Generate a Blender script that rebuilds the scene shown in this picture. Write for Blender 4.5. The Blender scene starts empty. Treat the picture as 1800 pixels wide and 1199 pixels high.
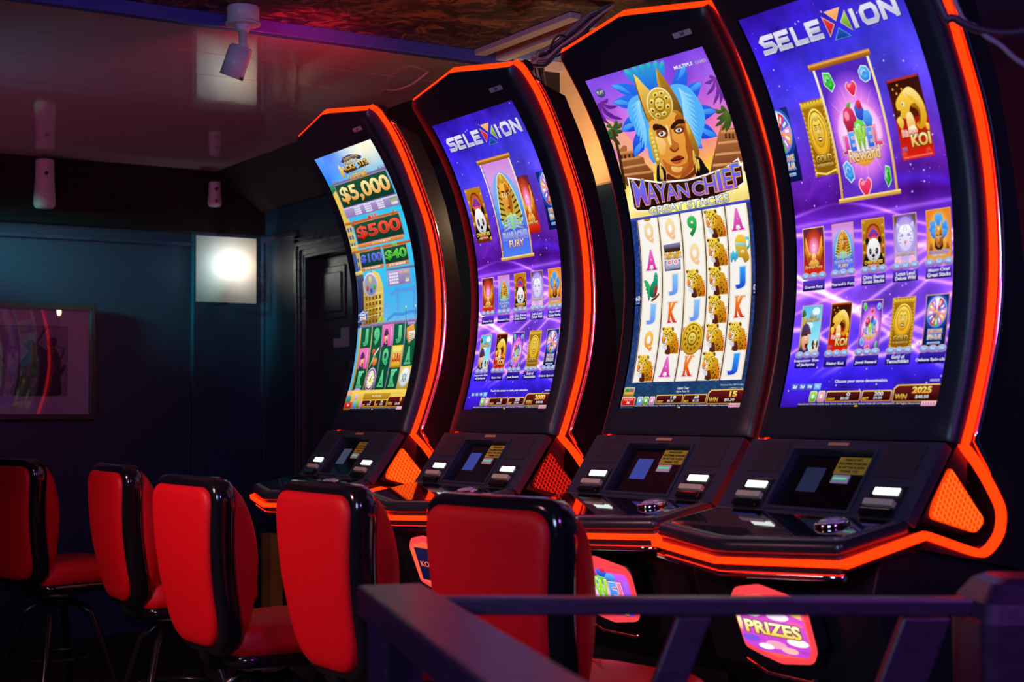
import bpy, bmesh, math, random
import numpy as np
from mathutils import Vector, Matrix
from mathutils.geometry import tessellate_polygon
random.seed(7)
rng = np.random.default_rng(11)
C = bpy.context.scene
COL = C.collection
EYE = 1.25                                   # camera height over the floor
# ------------------------------------------------------------------ camera
cam = bpy.data.cameras.new('camera'); cam_o = bpy.data.objects.new('camera', cam); COL.objects.link(cam_o)
CAM_M = [[0.534503, 0.041352, 0.844154, 0.0], [0.845148, -0.019577, -0.534174, 0.0], [-0.005563, 0.998953, -0.045412, 1.25], [0.0, 0.0, 0.0, 1.0]]
cam_o.matrix_world = Matrix(CAM_M)
cam.sensor_width = 36; cam.lens = 53.636; cam.clip_start = .05
cam.dof.use_dof = True; cam.dof.focus_distance = 5.2; cam.dof.aperture_fstop = 4.3
C.camera = cam_o
# ------------------------------------------------------------------ world, exposure, room lights and added fills
w = bpy.data.worlds.new('dark room'); C.world = w; w.use_nodes = True
w.node_tree.nodes['Background'].inputs[0].default_value = (.010, .006, .030, 1)
w.node_tree.nodes['Background'].inputs[1].default_value = .25
C.view_settings.view_transform = 'Standard'; C.view_settings.look = 'None'
C.view_settings.exposure = 0; C.view_settings.gamma = 1
C.view_settings.use_curve_mapping = False
C.cycles.use_denoising = True; C.cycles.max_bounces = 6; C.cycles.sample_clamp_indirect = 4
def area(name, loc, aim, size, power, col, sy=None):
    l = bpy.data.lights.new(name, 'AREA'); l.energy = power; l.color = col; l.size = size
    if sy: l.shape = 'RECTANGLE'; l.size_y = sy
    o = bpy.data.objects.new(name, l); COL.objects.link(o); o.location = loc
    o.rotation_euler = (Vector(aim) - Vector(loc)).to_track_quat('-Z', 'Y').to_euler(); return o
def point(name, loc, power, col, r=.05):
    l = bpy.data.lights.new(name, 'POINT'); l.energy = power; l.color = col; l.shadow_soft_size = r
    o = bpy.data.objects.new(name, l); COL.objects.link(o); o.location = loc; return o
def spot(name, loc, aim, power, col, deg, blend=.8, r=.15):
    l = bpy.data.lights.new(name, 'SPOT'); l.energy = power; l.color = col; l.spot_size = math.radians(deg); l.spot_blend = blend; l.shadow_soft_size = r
    o = bpy.data.objects.new(name, l); COL.objects.link(o); o.location = loc
    o.rotation_euler = (Vector(aim) - Vector(loc)).to_track_quat('-Z', 'Y').to_euler(); return o
# pink downlight over the chairs, magenta spot added to brighten the ceiling, fixtureless red spot added for the glow at the ceiling edge, unseen pale blue area light added to tint the dark plastics, unseen teal spot grazing the end wall
spot('bar_downlight', (-4.05, -.75, 2.45), (-4.35, 1.30, .50), 360, (1, .42, .44), 76, 1.0, .25)
spot('magenta_ceiling_fill', (-7.5, .2, .6), (-7.15, 2.0, 2.66), 47, (1, .24, .50), 78, .9, .3)
spot('red_ceiling_spot', (-4.75, 2.25, 2.42), (-5.55, 2.45, 2.66), 26, (1, .012, .10), 84, 1.0, .03)
area('blue_fill_area', (-.6, -2.0, 2.4), (-3.0, 2.7, 1.2), 1.2, 24, (.46, .62, 1)).data.spread = math.radians(85)
area('bar_purple_lamp', (.9, .9, 2.6), (-1.6, 1.1, .95), .5, 50, (.55, .12, 1))
spot('teal_wall_spot', (-8.12, 1.0, 2.26), (-8.50, 2.45, 2.04), 300, (.0, 1, .75), 28, 1.0, .12)
point('passage_warm_fill', (-4.72, 3.22, 2.05), 4, (1, .66, .36), .03)  # unseen warm point added to light the cable bundle
spot('passage_lamp_light', (-4.75, 3.18, 1.85), (-5.16, 3.56, 2.52), 52, (1, .62, .30), 52, .9, .04)
# ------------------------------------------------------------------ materials (all node-based)
def s2l(c):
    return c / 12.92 if c <= .04045 else ((c + .055) / 1.055) ** 2.4
def hexc(h):
    h = h.lstrip('#'); return tuple(s2l(int(h[i:i + 2], 16) / 255) for i in (0, 2, 4))
def mat(name, col, rough=.5, metal=0, coat=0, noise=0, nscale=20, bump=0, spec=.5, stretch=None):
    m = bpy.data.materials.new(name); m.use_nodes = True
    nt = m.node_tree; b = nt.nodes['Principled BSDF']
    b.inputs['Base Color'].default_value = (*col, 1); b.inputs['Roughness'].default_value = rough
    b.inputs['Metallic'].default_value = metal; b.inputs['Coat Weight'].default_value = coat
    b.inputs['Specular IOR Level'].default_value = spec
    tc = nt.nodes.new('ShaderNodeTexCoord'); n = nt.nodes.new('ShaderNodeTexNoise')
    n.inputs['Scale'].default_value = nscale; n.inputs['Detail'].default_value = 5
    if stretch:
        mp = nt.nodes.new('ShaderNodeMapping'); mp.inputs['Scale'].default_value = stretch
        nt.links.new(tc.outputs['Object'], mp.inputs['Vector']); nt.links.new(mp.outputs[0], n.inputs['Vector'])
    else: nt.links.new(tc.outputs['Object'], n.inputs['Vector'])
    r = nt.nodes.new('ShaderNodeMapRange'); r.inputs[3].default_value = max(0, rough - .06); r.inputs[4].default_value = min(1, rough + .06)
    nt.links.new(n.outputs[0], r.inputs[0]); nt.links.new(r.outputs[0], b.inputs['Roughness'])
    if noise:
        mx = nt.nodes.new('ShaderNodeMix'); mx.data_type = 'RGBA'
        mx.inputs[6].default_value = (*[max(0, c * (1 - noise)) for c in col], 1); mx.inputs[7].default_value = (*[min(1, c * (1 + noise)) for c in col], 1)
        nt.links.new(n.outputs[0], mx.inputs[0]); nt.links.new(mx.outputs[2], b.inputs['Base Color'])
    if bump:
        bp_ = nt.nodes.new('ShaderNodeBump'); bp_.inputs['Strength'].default_value = bump; bp_.inputs['Distance'].default_value = .004
        nt.links.new(n.outputs[0], bp_.inputs['Height']); nt.links.new(bp_.outputs[0], b.inputs['Normal'])
    return m
def emis(name, col, strength):
    m = bpy.data.materials.new(name); m.use_nodes = True; nt = m.node_tree; nt.nodes.clear()
    e = nt.nodes.new('ShaderNodeEmission'); e.inputs[0].default_value = (*col, 1); e.inputs[1].default_value = strength
    o = nt.nodes.new('ShaderNodeOutputMaterial'); nt.links.new(e.outputs[0], o.inputs[0]); return m
def attr_mat(name, emit=True, strength=1.0, rough=.5):
    m = bpy.data.materials.new(name); m.use_nodes = True; nt = m.node_tree
    a = nt.nodes.new('ShaderNodeAttribute'); a.attribute_name = 'Col'
    b = nt.nodes['Principled BSDF']
    if emit:
        nt.nodes.remove(b); e = nt.nodes.new('ShaderNodeEmission'); e.inputs[1].default_value = strength
        nt.links.new(a.outputs[0], e.inputs[0]); nt.links.new(e.outputs[0], nt.nodes['Material Output'].inputs[0])
    else:
        nt.links.new(a.outputs[0], b.inputs['Base Color']); b.inputs['Roughness'].default_value = rough
    return m
M = {}
M['bezel'] = mat('satin_black_plastic', (.010, .0145, .025), .42, nscale=60)
M['gloss'] = mat('gloss_black_plastic', (.004, .004, .006), .10, coat=.5)
M['cab'] = mat('black_cabinet_paint', (.008, .008, .012), .35)
M['console'] = mat('charcoal_console_plastic', (.018, .026, .046), .45, nscale=80)
M['glass'] = mat('black_glass', (.003, .003, .005), .04, coat=.6)
M['chrome'] = mat('chrome', (.75, .75, .80), .09, 1)
M['led'] = emis('orange_light_strip', (1, .0115, .0008), 6.0)
M['white_led'] = emis('white_light_bar', (.90, 1, .93), 1.6)
M['red_leather'] = mat('red_vinyl', (.52, .003, .008), .48, noise=.06, nscale=90, bump=.15, spec=.22)
M['shell'] = mat('black_shell_plastic', (.006, .006, .008), .14, coat=.5)
M['leg'] = mat('black_leg_metal', (.02, .02, .025), .25, .6)
M['white_plastic'] = mat('white_plastic', (.62, .60, .62), .40)
M['pale'] = mat('pale_fixture_plastic', (.50, .40, .44), .5, noise=.1, nscale=40)
M['dark'] = mat('dark_hole', (.002, .002, .003), .6)
M['screen_art'] = attr_mat('lit_screen_picture', True, 1.0)
M['sign_art'] = attr_mat('lit_sign_picture', True, 1.15)
M['print'] = attr_mat('printed_paper', False)
# ------------------------------------------------------------------ mesh helpers
class MB:
    def __init__(s): s.v = []; s.f = []; s.sm = []
    def add(s, v, f, sm=False):
        o = len(s.v); s.v += [tuple(map(float, p)) for p in v]; s.f += [tuple(i + o for i in q) for q in f]; s.sm += [sm] * len(f); return s
    def box(s, a, b):
        x0, y0, z0 = a; x1, y1, z1 = b
        return s.add([(x0, y0, z0), (x1, y0, z0), (x1, y1, z0), (x0, y1, z0), (x0, y0, z1), (x1, y0, z1), (x1, y1, z1), (x0, y1, z1)],
                     [(0, 3, 2, 1), (4, 5, 6, 7), (0, 1, 5, 4), (1, 2, 6, 5), (2, 3, 7, 6), (3, 0, 4, 7)])
    def rings(s, R, cap0=True, cap1=True, closed=True, sm=True):
        n = len(R[0]); v = [p for r in R for p in r]; f = []
        for i in range(len(R) - 1):
            for j in range(n if closed else n - 1):
                k = (j + 1) % n; f.append((i * n + j, i * n + k, (i + 1) * n + k, (i + 1) * n + j))
        s.add(v, f, sm)
        if cap0: s.add(R[0][::-1], [tuple(range(n))], False)
        if cap1: s.add(R[-1], [tuple(range(n))], False)
        return s
    def tube(s, pts, r, n=10, r1=None):
        P = [Vector(p) for p in pts]; R = []; up = Vector((0, 0, 1))
        for i, p in enumerate(P):
            t = (P[min(i + 1, len(P) - 1)] - P[max(i - 1, 0)]).normalized()
            if abs(t.dot(up)) > .95: up = Vector((0, 1, 0)) if abs(t.y) < .9 else Vector((1, 0, 0))
            a = t.cross(up).normalized(); b = t.cross(a); up = b * -1 if b.dot(up) < 0 else b
            rr = r if r1 is None else r + (r1 - r) * i / (len(P) - 1)
            R.append([tuple(p + a * rr * math.cos(q) + b * rr * math.sin(q)) for q in [2 * math.pi * k / n for k in range(n)]])
        return s.rings(R)
    def lathe(s, prof, c=(0, 0, 0), n=24, M4=None):
        R = [[(c[0] + r * math.cos(2 * math.pi * k / n), c[1] + r * math.sin(2 * math.pi * k / n), c[2] + z) for k in range(n)] for r, z in prof]
        if M4 is not None: R = [[tuple(M4 @ Vector(p)) for p in q] for q in R]
        return s.rings(R)
    def prism(s, poly, axis, a, b):
        """poly in the two other axes (in x,y,z order), extruded along axis from a to b"""
        def put(p, t):
            q = list(p); q.insert(axis, t); return tuple(q)
        n = len(poly); A = [put(p, a) for p in poly]; B = [put(p, b) for p in poly]
        s.add(A + B, [(i, (i + 1) % n, n + (i + 1) % n, n + i) for i in range(n)])
        tr = tessellate_polygon([[Vector((p[0], p[1], 0)) for p in poly]])
        s.add(A, [tuple(t) for t in tr]); s.add(B, [tuple(t[::-1]) for t in tr]); return s
    def ribbon(s, path, wdir, ndir, w, t):
        """box section swept along path; wdir/ndir per point"""
        R = []
        for p, a, b in zip(path, wdir, ndir):
            p = Vector(p); a = Vector(a) * w * .5; b = Vector(b) * t * .5
            R.append([tuple(p - a - b), tuple(p + a - b), tuple(p + a + b), tuple(p - a + b)])
        return s.rings(R, sm=False)
def obj(name, mb, m, parent=None, bevel=0, seg=2, fix=True):
    me = bpy.data.meshes.new(name); me.from_pydata(mb.v, [], mb.f)
    if any(mb.sm): me.polygons.foreach_set('use_smooth', mb.sm)
    if fix:
        bm = bmesh.new(); bm.from_mesh(me); bmesh.ops.remove_doubles(bm, verts=bm.verts, dist=1e-5)
        bmesh.ops.recalc_face_normals(bm, faces=bm.faces); bm.to_mesh(me); bm.free()
    me.materials.append(m)
    o = bpy.data.objects.new(name, me); COL.objects.link(o)
    if parent is not None: o.parent = parent
    if bevel:
        b = o.modifiers.new('bevel', 'BEVEL'); b.width = bevel; b.segments = seg; b.limit_method = 'ANGLE'; b.angle_limit = .6
        b.harden_normals = False
    return o
def thing(name, label, cat, loc=(0, 0, 0), rz=0, group=None):
    o = bpy.data.objects.new(name, None); COL.objects.link(o); o.location = loc; o.rotation_euler = (0, 0, rz)
    o.empty_display_size = .1; o['label'] = label; o['category'] = cat
    if group: o['group'] = group
    return o
def tag(o, label, cat, group=None):
    o['label'] = label; o['category'] = cat
    if group: o['group'] = group
    return o
def struct(name, mb, m, parent=None, **k):
    o = obj(name, mb, m, parent, **k)
    if parent is None: o['kind'] = 'structure'
    return o
def rounded(poly, rad, n=5):
    """rounds the corners of a 2-D polygon; rad one number or one per corner"""
    out = []; N = len(poly)
    for i, p in enumerate(poly):
        r = rad[i] if isinstance(rad, (list, tuple)) else rad
        p = Vector(p); a = Vector(poly[i - 1]) - p; b = Vector(poly[(i + 1) % N]) - p
        k = min(r, a.length * .49, b.length * .49); a = p + a.normalized() * k; b = p + b.normalized() * k
        for j in range(n + 1):
            t = j / n; q = a * (1 - t) ** 2 + p * 2 * t * (1 - t) + b * t * t; out.append((q.x, q.y))
    return out
def inset(poly, d):
    N = len(poly); out = []
    A = sum(poly[i - 1][0] * poly[i][1] - poly[i][0] * poly[i - 1][1] for i in range(N)); sg = 1 if A > 0 else -1
    for i in range(N):
        p0 = Vector(poly[i - 1]); p1 = Vector(poly[i]); p2 = Vector(poly[(i + 1) % N])
        e = (p2 - p0)
        if e.length < 1e-9: out.append(tuple(p1)); continue
        e.normalize(); n = Vector((-e.y, e.x)) * sg; out.append(tuple(p1 + n * d))
    return out
# ------------------------------------------------------------------ flat pictures (screens, signs, prints) as coloured mesh layers
_tc = {}
def text_mesh(s, off):
    k = (s, off)
    if k in _tc: return _tc[k]
    cu = bpy.data.curves.new('t', 'FONT'); cu.body = s; cu.offset = off; cu.resolution_u = 3; cu.fill_mode = 'FRONT'
    o = bpy.data.objects.new('t', cu); COL.objects.link(o)
    dg = bpy.context.evaluated_depsgraph_get(); me = o.evaluated_get(dg).to_mesh()
    v = np.array([(p.co.x, p.co.y) for p in me.vertices]); me.calc_loop_triangles()
    t = [tuple(q.vertices) for q in me.loop_triangles]
    o.to_mesh_clear(); bpy.data.objects.remove(o); bpy.data.curves.remove(cu)
    _tc[k] = (v, t); return _tc[k]
def smooth_pts(p, n=4):
    p = np.array(p, float); N = len(p); out = []
    for i in range(N):
        a, b, c, d = p[i - 1], p[i], p[(i + 1) % N], p[(i + 2) % N]
        for j in range(n):
            t = j / n; out.append(.5 * (2 * b + (c - a) * t + (2 * a - 5 * b + 4 * c - d) * t * t + (3 * b - a - 3 * c + d) * t ** 3))
    return np.array(out)
class Art:
    def __init__(s): s.T = []; s.L = 1; s.fr = [(0, 0, 1, 1)]; s.clip = None
    def frame(s, x0, y0, x1, y1): s.fr.append((x0, y0, (x1 - x0) / 100, (y1 - y0) / 100))
    def pop(s): s.fr.pop()
    def map(s, p):
        p = np.array(p, float)
        for f in s.fr[::-1]: p = p * [f[2], f[3]] + [f[0], f[1]]
        return p
    def tri(s, uv, cols, tris, L=None):
        L = s.L if L is None else L
        for t in tris: s.T.append((uv[list(t)], cols[list(t)], L))
    def grad(s, p, c1, c2):
        c1 = np.array(hexc(c1)); c2 = np.array(hexc(c2 or '#000000')) if c2 else c1
        y = p[:, 1]; t = (y - y.min()) / max(1e-9, y.max() - y.min()); return c1 + (c2 - c1) * t[:, None]
    def poly(s, p, c1, c2=None, sm=0):
        p = smooth_pts(p) if sm else np.array(p, float)
        t = tessellate_polygon([[Vector((a, b, 0)) for a, b in p]])
        s.tri(s.map(p), s.grad(p, c1, c2), t); s.L += 1
    def rect(s, x0, y0, x1, y1, c1, c2=None): s.poly([(x0, y0), (x1, y0), (x1, y1), (x0, y1)], c1, c2)
    def rrect(s, x0, y0, x1, y1, r, c1, c2=None):
        p = []
        for cx, cy, a in ((x1 - r, y0 + r, -90), (x1 - r, y1 - r, 0), (x0 + r, y1 - r, 90), (x0 + r, y0 + r, 180)):
            for k in range(5): q = math.radians(a + 22.5 * k); p.append((cx + r * math.cos(q), cy + r * math.sin(q)))
        s.poly(p, c1, c2)
    def ell(s, cx, cy, rx, ry, c1, c2=None, n=24, rot=0):
        a = np.linspace(0, 2 * math.pi, n, endpoint=False); x = rx * np.cos(a); y = ry * np.sin(a); q = math.radians(rot)
        s.poly(np.stack([cx + x * math.cos(q) - y * math.sin(q), cy + x * math.sin(q) + y * math.cos(q)], 1), c1, c2)
    def radial(s, cx, cy, rx, ry, stops, n=28):
        """lit disc: stops = [(radius 0..1, colour)]"""
        a = np.linspace(0, 2 * math.pi, n, endpoint=False); V = [(cx, cy)]; K = [hexc(stops[0][1])]; t = []
        for r, c in stops[1:]:
            for q in a: V.append((cx + rx * r * math.cos(q), cy + ry * r * math.sin(q))); K.append(hexc(c))
        for k in range(n): t.append((0, 1 + k, 1 + (k + 1) % n))
        for m in range(len(stops) - 2):
            for k in range(n):
                i, j = 1 + m * n + k, 1 + m * n + (k + 1) % n; t += [(i, i + n, j + n), (i, j + n, j)]
        s.tri(s.map(V), np.array(K), t); s.L += 1
    def line(s, pts, wd, c1, c2=None, closed=False):
        p = [Vector(q) for q in pts]; up = []; dn = []
        for i, q in enumerate(p):
            a = p[max(i - 1, 0)]; b = p[min(i + 1, len(p) - 1)]; t = (b - a)
            t = t.normalized() if t.length else Vector((1, 0)); n = Vector((-t.y, t.x)) * wd * .5; up.append(q + n); dn.append(q - n)
        V = np.array([tuple(q) for q in up + dn]); n = len(p)
        s.tri(s.map(V), s.grad(V, c1, c2), [t for i in range(n - 1) for t in ((i, i + 1, n + i + 1), (i, n + i + 1, n + i))]); s.L += 1
    def leaf(s, x0, y0, x1, y1, wd, c1, c2=None, bend=.1):
        dx, dy = x1 - x0, y1 - y0; up = []; dn = []
        for k in range(7):
            t = k / 6; ww = wd * .5 * (.25, .55, .8, .97, 1, .8, .1)[k]; b = bend * math.sin(math.pi * t)
            L = math.hypot(dx, dy); nx, ny = -dy / L, dx / L; cx = x0 + dx * t + nx * b * L; cy = y0 + dy * t + ny * b * L
            up.append((cx + nx * ww, cy + ny * ww)); dn.append((cx - nx * ww, cy - ny * ww))
        s.poly(up + dn[::-1], c1, c2, 0)
    def text(s, st, x0, y0, x1, y1, c1, c2=None, bold=.0, out=None, ow=.03, quad=None, out2=None, o2w=.06):
        base, _ = text_mesh(st, bold); mn = base.min(0); mx = base.max(0)
        def put(off, a, b, L):
            v, t = text_mesh(st, off)
            q = (v - mn) / (mx - mn); q[:, 1] = 1 - q[:, 1]
            if quad is None: p = np.stack([x0 + (x1 - x0) * q[:, 0], y0 + (y1 - y0) * q[:, 1]], 1)
            else:
                A, B, D, E_ = [np.array(k, float) for k in quad]   # tl tr br bl
                x = q[:, :1]; y = q[:, 1:]; p = A * (1 - x) * (1 - y) + B * x * (1 - y) + D * x * y + E_ * (1 - x) * y
            c1_ = np.array(hexc(a)); c2_ = np.array(hexc(b)) if b else c1_
            s.tri(s.map(p), c1_ + (c2_ - c1_) * np.clip(q[:, 1:], 0, 1), t, L)
        if out2: put(bold + o2w, out2, None, s.L); s.L += 1
        if out: put(bold + ow, out, None, s.L); s.L += 1
        put(bold, c1, c2, s.L); s.L += 1
    def backdrop(s, nu, nv, fn):
        u, v = np.meshgrid(np.linspace(0, 1000, nu + 1), np.linspace(0, 1000, nv + 1))
        k = fn(u.ravel() / 1000, v.ravel() / 1000); k = np.clip(k, 0, 1); k = np.where(k <= .04045, k / 12.92, ((k + .055) / 1.055) ** 2.4)
        s.bg = (np.stack([u.ravel(), v.ravel()], 1), k, [(j * (nu + 1) + i, j * (nu + 1) + i + 1, (j + 1) * (nu + 1) + i + 1, (j + 1) * (nu + 1) + i) for j in range(nv) for i in range(nu)])
    def build(s, name, fmap, m, parent, bands=None, step=3e-5, lim=None):
        """fmap(uv Nx2, offset N) -> xyz ; bands: cut every shape along v so it follows the curved glass"""
        V = []; K = []; F = []; O = []
        if hasattr(s, 'bg'):
            p, k, f = s.bg; V += list(p); K += list(k); F += f; O += [0.] * len(p)
        def clipax(P, ax, lo, hi):
            for sg, lv in ((1, lo), (-1, hi)):
                R = []
                for i in range(len(P)):
                    a = P[i - 1]; b = P[i]; da = sg * (a[ax] - lv); db = sg * (b[ax] - lv)
                    if da >= 0: 
                        if db < 0: t = da / (da - db); R.append(a + (b - a) * t)
                        else: R.append(b)
                    elif db >= 0:
                        t = da / (da - db); R.append(a + (b - a) * t); R.append(b)
                P = R
                if len(P) < 3: return []
            return P
        x0, y0, x1, y1 = lim or (0, 0, 1000, 1000)
        for uv, c, L in s.T:
            P = [np.concatenate([uv[i], c[i]]) for i in range(3)]
            if uv[:, 0].min() < x0 or uv[:, 0].max() > x1: P = clipax(P, 0, x0, x1)
            if P and (uv[:, 1].min() < y0 or uv[:, 1].max() > y1): P = clipax(P, 1, y0, y1)
            if len(P) < 3: continue
            q = [P]
            if bands:
                lo = min(p[1] for p in P); hi = max(p[1] for p in P); a = int(lo // bands); b = int(math.ceil(hi / bands))
                if b - a > 1: q = [clipax(P, 1, k * bands, (k + 1) * bands) for k in range(a, b)]
            for P in q:
                if len(P) < 3: continue
                n = len(V); F.append(tuple(range(n, n + len(P))))
                for p in P: V.append(p[:2]); K.append(p[2:]); O.append(L * step)
        xyz = fmap(np.array(V), np.array(O))
        me = bpy.data.meshes.new(name); me.from_pydata(xyz.tolist(), [], F)
        at = me.attributes.new('Col', 'FLOAT_COLOR', 'POINT'); at.data.foreach_set('color', np.concatenate([np.array(K), np.ones((len(K), 1))], 1).astype(np.float32).ravel())
        me.materials.append(m); o = bpy.data.objects.new(name, me); COL.objects.link(o); o.parent = parent; return o
def vnoise(u, v, f, seed):
    """smooth value noise"""
    r = np.random.default_rng(seed); n = int(f) + 3; g = r.random((n * 3, n))
    x = u * f; y = v * f * 1.9; i = np.floor(x).astype(int); j = np.floor(y).astype(int); a = x - i; b = y - j
    a = a * a * (3 - 2 * a); b = b * b * (3 - 2 * b); i = np.clip(i, 0, n - 2); j = np.clip(j, 0, n * 3 - 2)
    return g[j, i] * (1 - a) * (1 - b) + g[j, i + 1] * a * (1 - b) + g[j + 1, i] * (1 - a) * b + g[j + 1, i + 1] * a * b
def fbm(u, v, f, seed): return sum(vnoise(u, v, f * 2 ** k, seed + k) / 2 ** k for k in range(4)) / 1.875
def stops(t, L):
    x = [a for a, _ in L]; c = np.array([[int(h[i:i + 2], 16) / 255 for i in (1, 3, 5)] for _, h in L])
    return np.stack([np.interp(t, x, c[:, k]) for k in range(3)], 1)
# ------------------------------------------------------------------ game cards, drawn in a 100 x 100 frame
def gem(a, cx, cy, rx, ry, c1, c2, n=6, rot=0):
    a.ell(cx, cy, rx * 1.12, ry * 1.12, '#e8fff0', None, n, rot); a.ell(cx, cy, rx, ry, c1, c2, n, rot)
    a.ell(cx - rx * .15, cy - ry * .2, rx * .55, ry * .5, '#c8ffe0' if 'g' in '' else c1, '#ffffff', n, rot); a.ell(cx, cy + ry * .1, rx * .5, ry * .42, c2, c1, n, rot); a.L -= 2
def heart(a, cx, cy, r, ry, c1, c2):
    p = [(cx, cy + ry), (cx - r * .8, cy + ry * .25), (cx - r, cy - ry * .4), (cx - r * .5, cy - ry * .85), (cx, cy - ry * .45), (cx + r * .5, cy - ry * .85), (cx + r, cy - ry * .4), (cx + r * .8, cy + ry * .25)]
    a.poly([(cx + (x - cx) * 1.15, cy + (y - cy) * 1.15) for x, y in p], '#ffc8d8', None, 1); a.poly(p, c1, c2, 1); a.ell(cx - r * .4, cy - ry * .4, r * .3, ry * .22, '#ff9ab0')
def card_dragon(a):
    a.rect(0, 0, 100, 100, '#5a2050', '#c02010'); a.radial(50, 42, 48, 42, [(0, '#ffe0f0'), (.25, '#ff90c8'), (.6, '#d04830'), (1, '#8a2418')])
    a.rect(0, 84, 100, 100, '#e03018', '#a81008')
    for sx in (-1, 1):
        X = lambda x: 50 + sx * x
        for k in range(5):
            a.leaf(X(12), 66 - k * 3, X(40 - 2 * k), 18 + k * 9, 11, '#ffc040', '#a85808', .12 * sx)
        a.leaf(X(30), 72, X(44), 40, 12, '#e89020', '#904808', -.1 * sx)
    a.ell(50, 60, 10, 8, '#ffe8a0', '#f09030'); a.ell(50, 38, 6, 5, '#fff0ff', '#ff80c0'); a.poly([(24, 76), (40, 66), (50, 70), (60, 66), (76, 76), (50, 82)], '#ffd060', '#c06810', 1)
    a.text('Dragon Fury', 8, 78, 92, 86, '#fff0b0', '#e8b030', .02, '#6a1008', .04)
def card_pharaoh(a):
    for y0, y1, c1, c2 in ((0, 18, '#d088e0', '#d8a0e8'), (18, 45, '#d8a0e8', '#70a0f0'), (45, 70, '#50a8f8', '#5070f0'), (70, 100, '#5058e8', '#4a80f8')):
        a.rect(0, y0, 100, y1, c1, c2); a.L -= 1
    a.L += 1
    a.radial(50, 42, 42, 30, [(0, '#a0f0ff'), (.6, '#70c8f8'), (1, '#78a8f0')])
    hood = [(50, 14), (64, 19), (76, 32), (84, 48), (86, 62), (74, 66), (66, 58), (34, 58), (26, 66), (14, 62), (16, 48), (24, 32), (36, 19)]
    a.poly([(50 + (x - 50) * 1.06, 40 + (y - 40) * 1.05) for x, y in hood], '#f8f0c0', '#d0ffe8', 1); a.poly(hood, '#d88828', '#b8b848', 1)
    for k in range(7):
        y = 25 + k * 5.6; xo = 18 + k * 3.0
        for sx in (-1, 1): a.poly([(50 + sx * 17, y + 3), (50 + sx * (xo + 3), y), (50 + sx * (xo + 4), y + 2.4), (50 + sx * 17, y + 5)], '#6a3008', '#4a3818'); a.L -= 1
    a.L += 1
    a.poly([(33, 28), (50, 22), (67, 28), (66, 44), (60, 54), (50, 58), (40, 54), (34, 44)], '#f8c050', '#d88020', 1)
    a.poly([(52, 26), (66, 29), (65, 44), (59, 53), (52, 57)], '#c87018', '#a05810', 1)
    for sx in (-1, 1): a.ell(50 + sx * 8, 36, 5, 1.8, '#fff4d0'); a.L -= 1; 
    a.L += 1
    for sx in (-1, 1): a.ell(50 + sx * 8, 36, 2.4, 1.7, '#201008'); a.line([(50 + sx * 2, 33), (50 + sx * 14, 32)], 1.6, '#3a1c08'); a.L -= 2
    a.L += 2
    a.poly([(48, 37), (52, 37), (54, 45), (46, 45)], '#ffe090', '#c07010'); a.ell(50, 49.5, 5, 1.4, '#7a2c10')
    a.poly([(46, 55), (54, 55), (56, 70), (50, 76), (44, 70)], '#c8e878', '#50b890'); a.poly([(47, 15), (53, 15), (54, 24), (46, 24)], '#ffe060', '#b06010')
    for sx in (-1, 1):
        for k in range(4): a.poly([(50 + sx * 10, 58 + k * 3.5), (50 + sx * 36, 62 + k * 3.2), (50 + sx * 34, 64 + k * 3), (50 + sx * 9, 60 + k * 3.4)], '#e8d070', '#38a0a0'); a.L -= 1
    a.L += 1
    a.text("PHARAOH'S", 8, 74, 94, 82, '#c8d8ff', '#5060d0', .02, '#2838a0', .035, out2='#e8e8ff', o2w=.06); a.text('FURY', 26, 83, 78, 90, '#fff0d0', '#e8a860', .02, '#7a4080', .05)
def card_panda(a):
    a.rect(0, 0, 100, 100, '#c08018', '#5a2c08')
    for k in range(10): a.ell(6 + (k % 2) * 88, 5 + k * 10, 7, 4, '#f0c040', '#a86808', 8); a.L -= 1
    a.L += 1
    a.poly([(14, 84), (14, 34), (24, 16), (40, 9), (60, 9), (76, 16), (86, 34), (86, 84)], '#6a2408', '#f87018'); a.radial(50, 45, 34, 34, [(0, '#ffe0a0'), (.5, '#f08030'), (1, '#c04410')])
    for k in range(3):
        a.poly([(24 - k * -6, 18 + k * -4 + 14), (50, 12 + k * -1 + 6), (76 - k * 6, 32 - k * 4), (70 - k * 6, 34 - k * 4), (30 + k * 6, 34 - k * 4)], '#8a58e0', '#4a30b0'); a.rect(32 + k * 5, 34 - k * 4, 68 - k * 5, 37 - k * 4, '#e03858', '#a02050')
    a.rect(40, 34, 60, 42, '#f86080', '#c02040')
    a.poly([(6, 92), (8, 76), (24, 66), (76, 66), (92, 76), (94, 92)], '#201c20', '#080608', 1)
    for sx in (-1, 1): a.ell(50 + sx * 29, 43, 9, 8, '#1c1818', '#000000'); a.L -= 1
    a.L += 1
    a.poly([(50, 38), (66, 41), (78, 52), (82, 66), (74, 78), (60, 84), (50, 85), (40, 84), (26, 78), (18, 66), (22, 52), (34, 41)], '#ffffff', '#c8c4cc', 1)
    for sx in (-1, 1): a.ell(50 + sx * 15, 64, 6, 7, '#181418', None, 20, sx * 25); a.ell(50 + sx * 14, 63, 1.6, 1.6, '#b0a8b0'); a.L -= 2
    a.L += 2
    a.ell(50, 73, 7, 3.6, '#141014'); a.line([(50, 76), (50, 79)], 1.4, '#403840'); a.poly([(42, 79), (50, 78.5), (58, 79), (50, 81.5)], '#504850')
    a.poly([(28, 88), (72, 88), (58, 99), (42, 99)], '#d02010', '#900808')
    a.text('CHINA SHORES', 8, 82, 92, 89, '#ffe860', '#f0a810', .03, '#3a1804', .05); a.text('GREAT STACKS', 22, 90.5, 78, 94, '#ffffff', '#e0d0c0', .02, '#7a1008', .04)
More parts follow.
